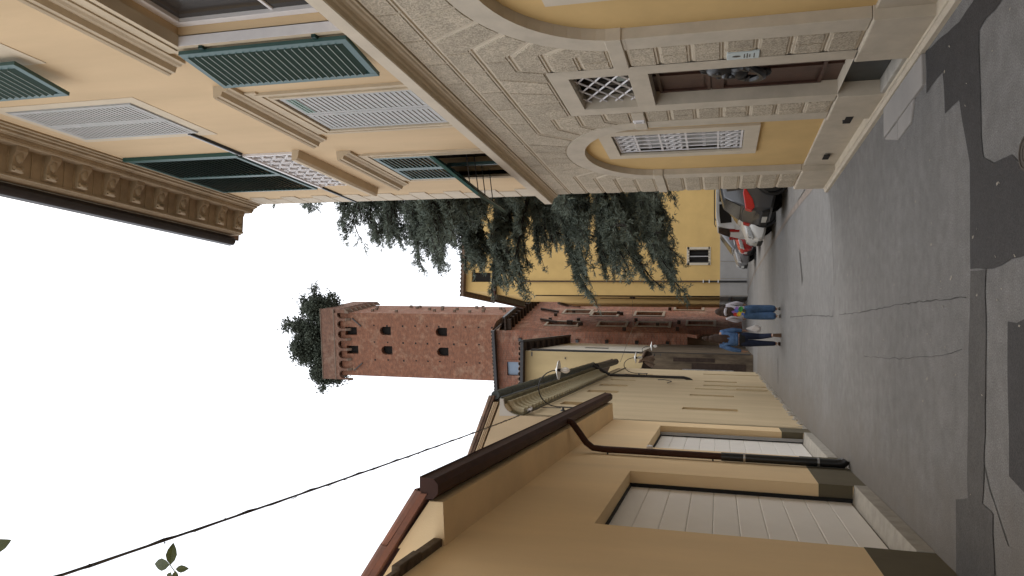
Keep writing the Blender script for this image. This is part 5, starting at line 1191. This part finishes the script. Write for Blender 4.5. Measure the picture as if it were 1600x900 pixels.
x_, y_ = left_pt(1.05); lamp('nearer swan-neck street lamp with white disc shade, above the garage gutter', (x_, y_, 4.62), 0, .82)
x_, y_ = left_pt(12.4); lamp('middle swan-neck street lamp at the end of the dark eave', (x_, y_, 4.25), R(-5), .62)
lamp('farthest small disc street lamp, beside the broken tiled canopy', (-.28, 32.6, 4.25), R(-10), .42)
ca_ = []
A, Bp = Vector((-1.27, 14.05, 5.02)), Vector((-1.38, 2.2, 5.15))
for i in range(41): t = i/40; p = A.lerp(Bp, t); p.z -= .10*4*t*(1-t); ca_.append(p)
cb = thing('overhead_cable', 'black overhead cable sagging from the old house out over the garages', 'cable', tuple(A))
b = MB(); rel = [tuple(p-A) for p in ca_]; b.tube(rel, .0095, 6)
b.tube([(p[0]+.012*math.cos(i*2.1), p[1], p[2]+.012*math.sin(i*2.1)) for i, p in enumerate(rel)], .005, 4); b.build('cable', iron_b, cb)
b = MB()
for i in range(26):
    p = Vector(rel[2+int(i*1.45)]); b.tube([p, p+Vector((rnd.uniform(-.02, .02), rnd.uniform(-.02, .02), -.012)), p+Vector((rnd.uniform(-.02, .02), rnd.uniform(-.03, .03), -rnd.uniform(.018, .04)))], .0035, 4)
b.build('cable_ties', iron_b, cb)['kind'] = 'stuff'
wr_ = thing('span_wire', 'thin wire across the street from the yellow building to the old house lamp', 'wire', (0, 0, 0)); MB().tube([(2.83, 41.2, 6.05), (1, 34, 5.2), (-.5, 27.5, 4.95)], .008, 4).build('wire', iron_b, wr_)
def twig(label, loc, rz, leaves):
    T = thing('leafy_twig', label, 'plant', loc, rz, 'leafy shoots over the near wall')
    st_ = MB(); st_.tube([(0, 0, 0), (-.06, .01, -.05), (-.35, .0, -.10), (-1.5, -.1, -.6)], [.003, .004, .007, .012], 5); st_.build('stem', leaf_m, T)
    for (p, d, n, L) in leaves:
        d = Vector(d).normalized(); n = Vector(n); s = d.cross(n).normalized(); n = s.cross(d); p = Vector(p)*1.2; L *= 1.4; q = MB(); W_ = L*.27
        prof = [(0, .05), (.2, .7), (.45, 1), (.7, .75), (.9, .3), (1, .0)]
        for (t0, w0), (t1, w1) in zip(prof, prof[1:]):
            for sg in (-1, 1):
                cur = lambda t: n*(-.12*L*t*t)
                a, c = p+d*L*t0+cur(t0), p+d*L*t1+cur(t1); q.face([a, c, c+s*sg*W_*w1+n*.15*W_*w1, a+s*sg*W_*w0+n*.15*W_*w0])
        q.build('leaf', leaf_m, T)
twig('leafy shoot with four leaves against the sky above the near wall', (-1.52, 4.3, 5.03), 0, [((0, 0, 0), (-.12, .1, 1), (.1, -1, -.2), .11), ((.0, 0, -.005), (1, .1, .05), (0, -1, -.35), .10), ((-.03, 0, -.04), (-.7, .1, .1), (.1, -.9, -.5), .06), ((-.02, 0, -.04), (.1, .1, -1), (.2, -1, -.2), .065), ((-.04, 0, -.01), (-.8, .2, .5), (.1, -.9, -.4), .05)])
twig('dark leaf tip at the very edge of the sky, above the leafy shoot', (-1.245, 3.4, 5.56), 0, [((0, 0, 0), (.3, .1, -.9), (-.4, -.8, 0), .12)])
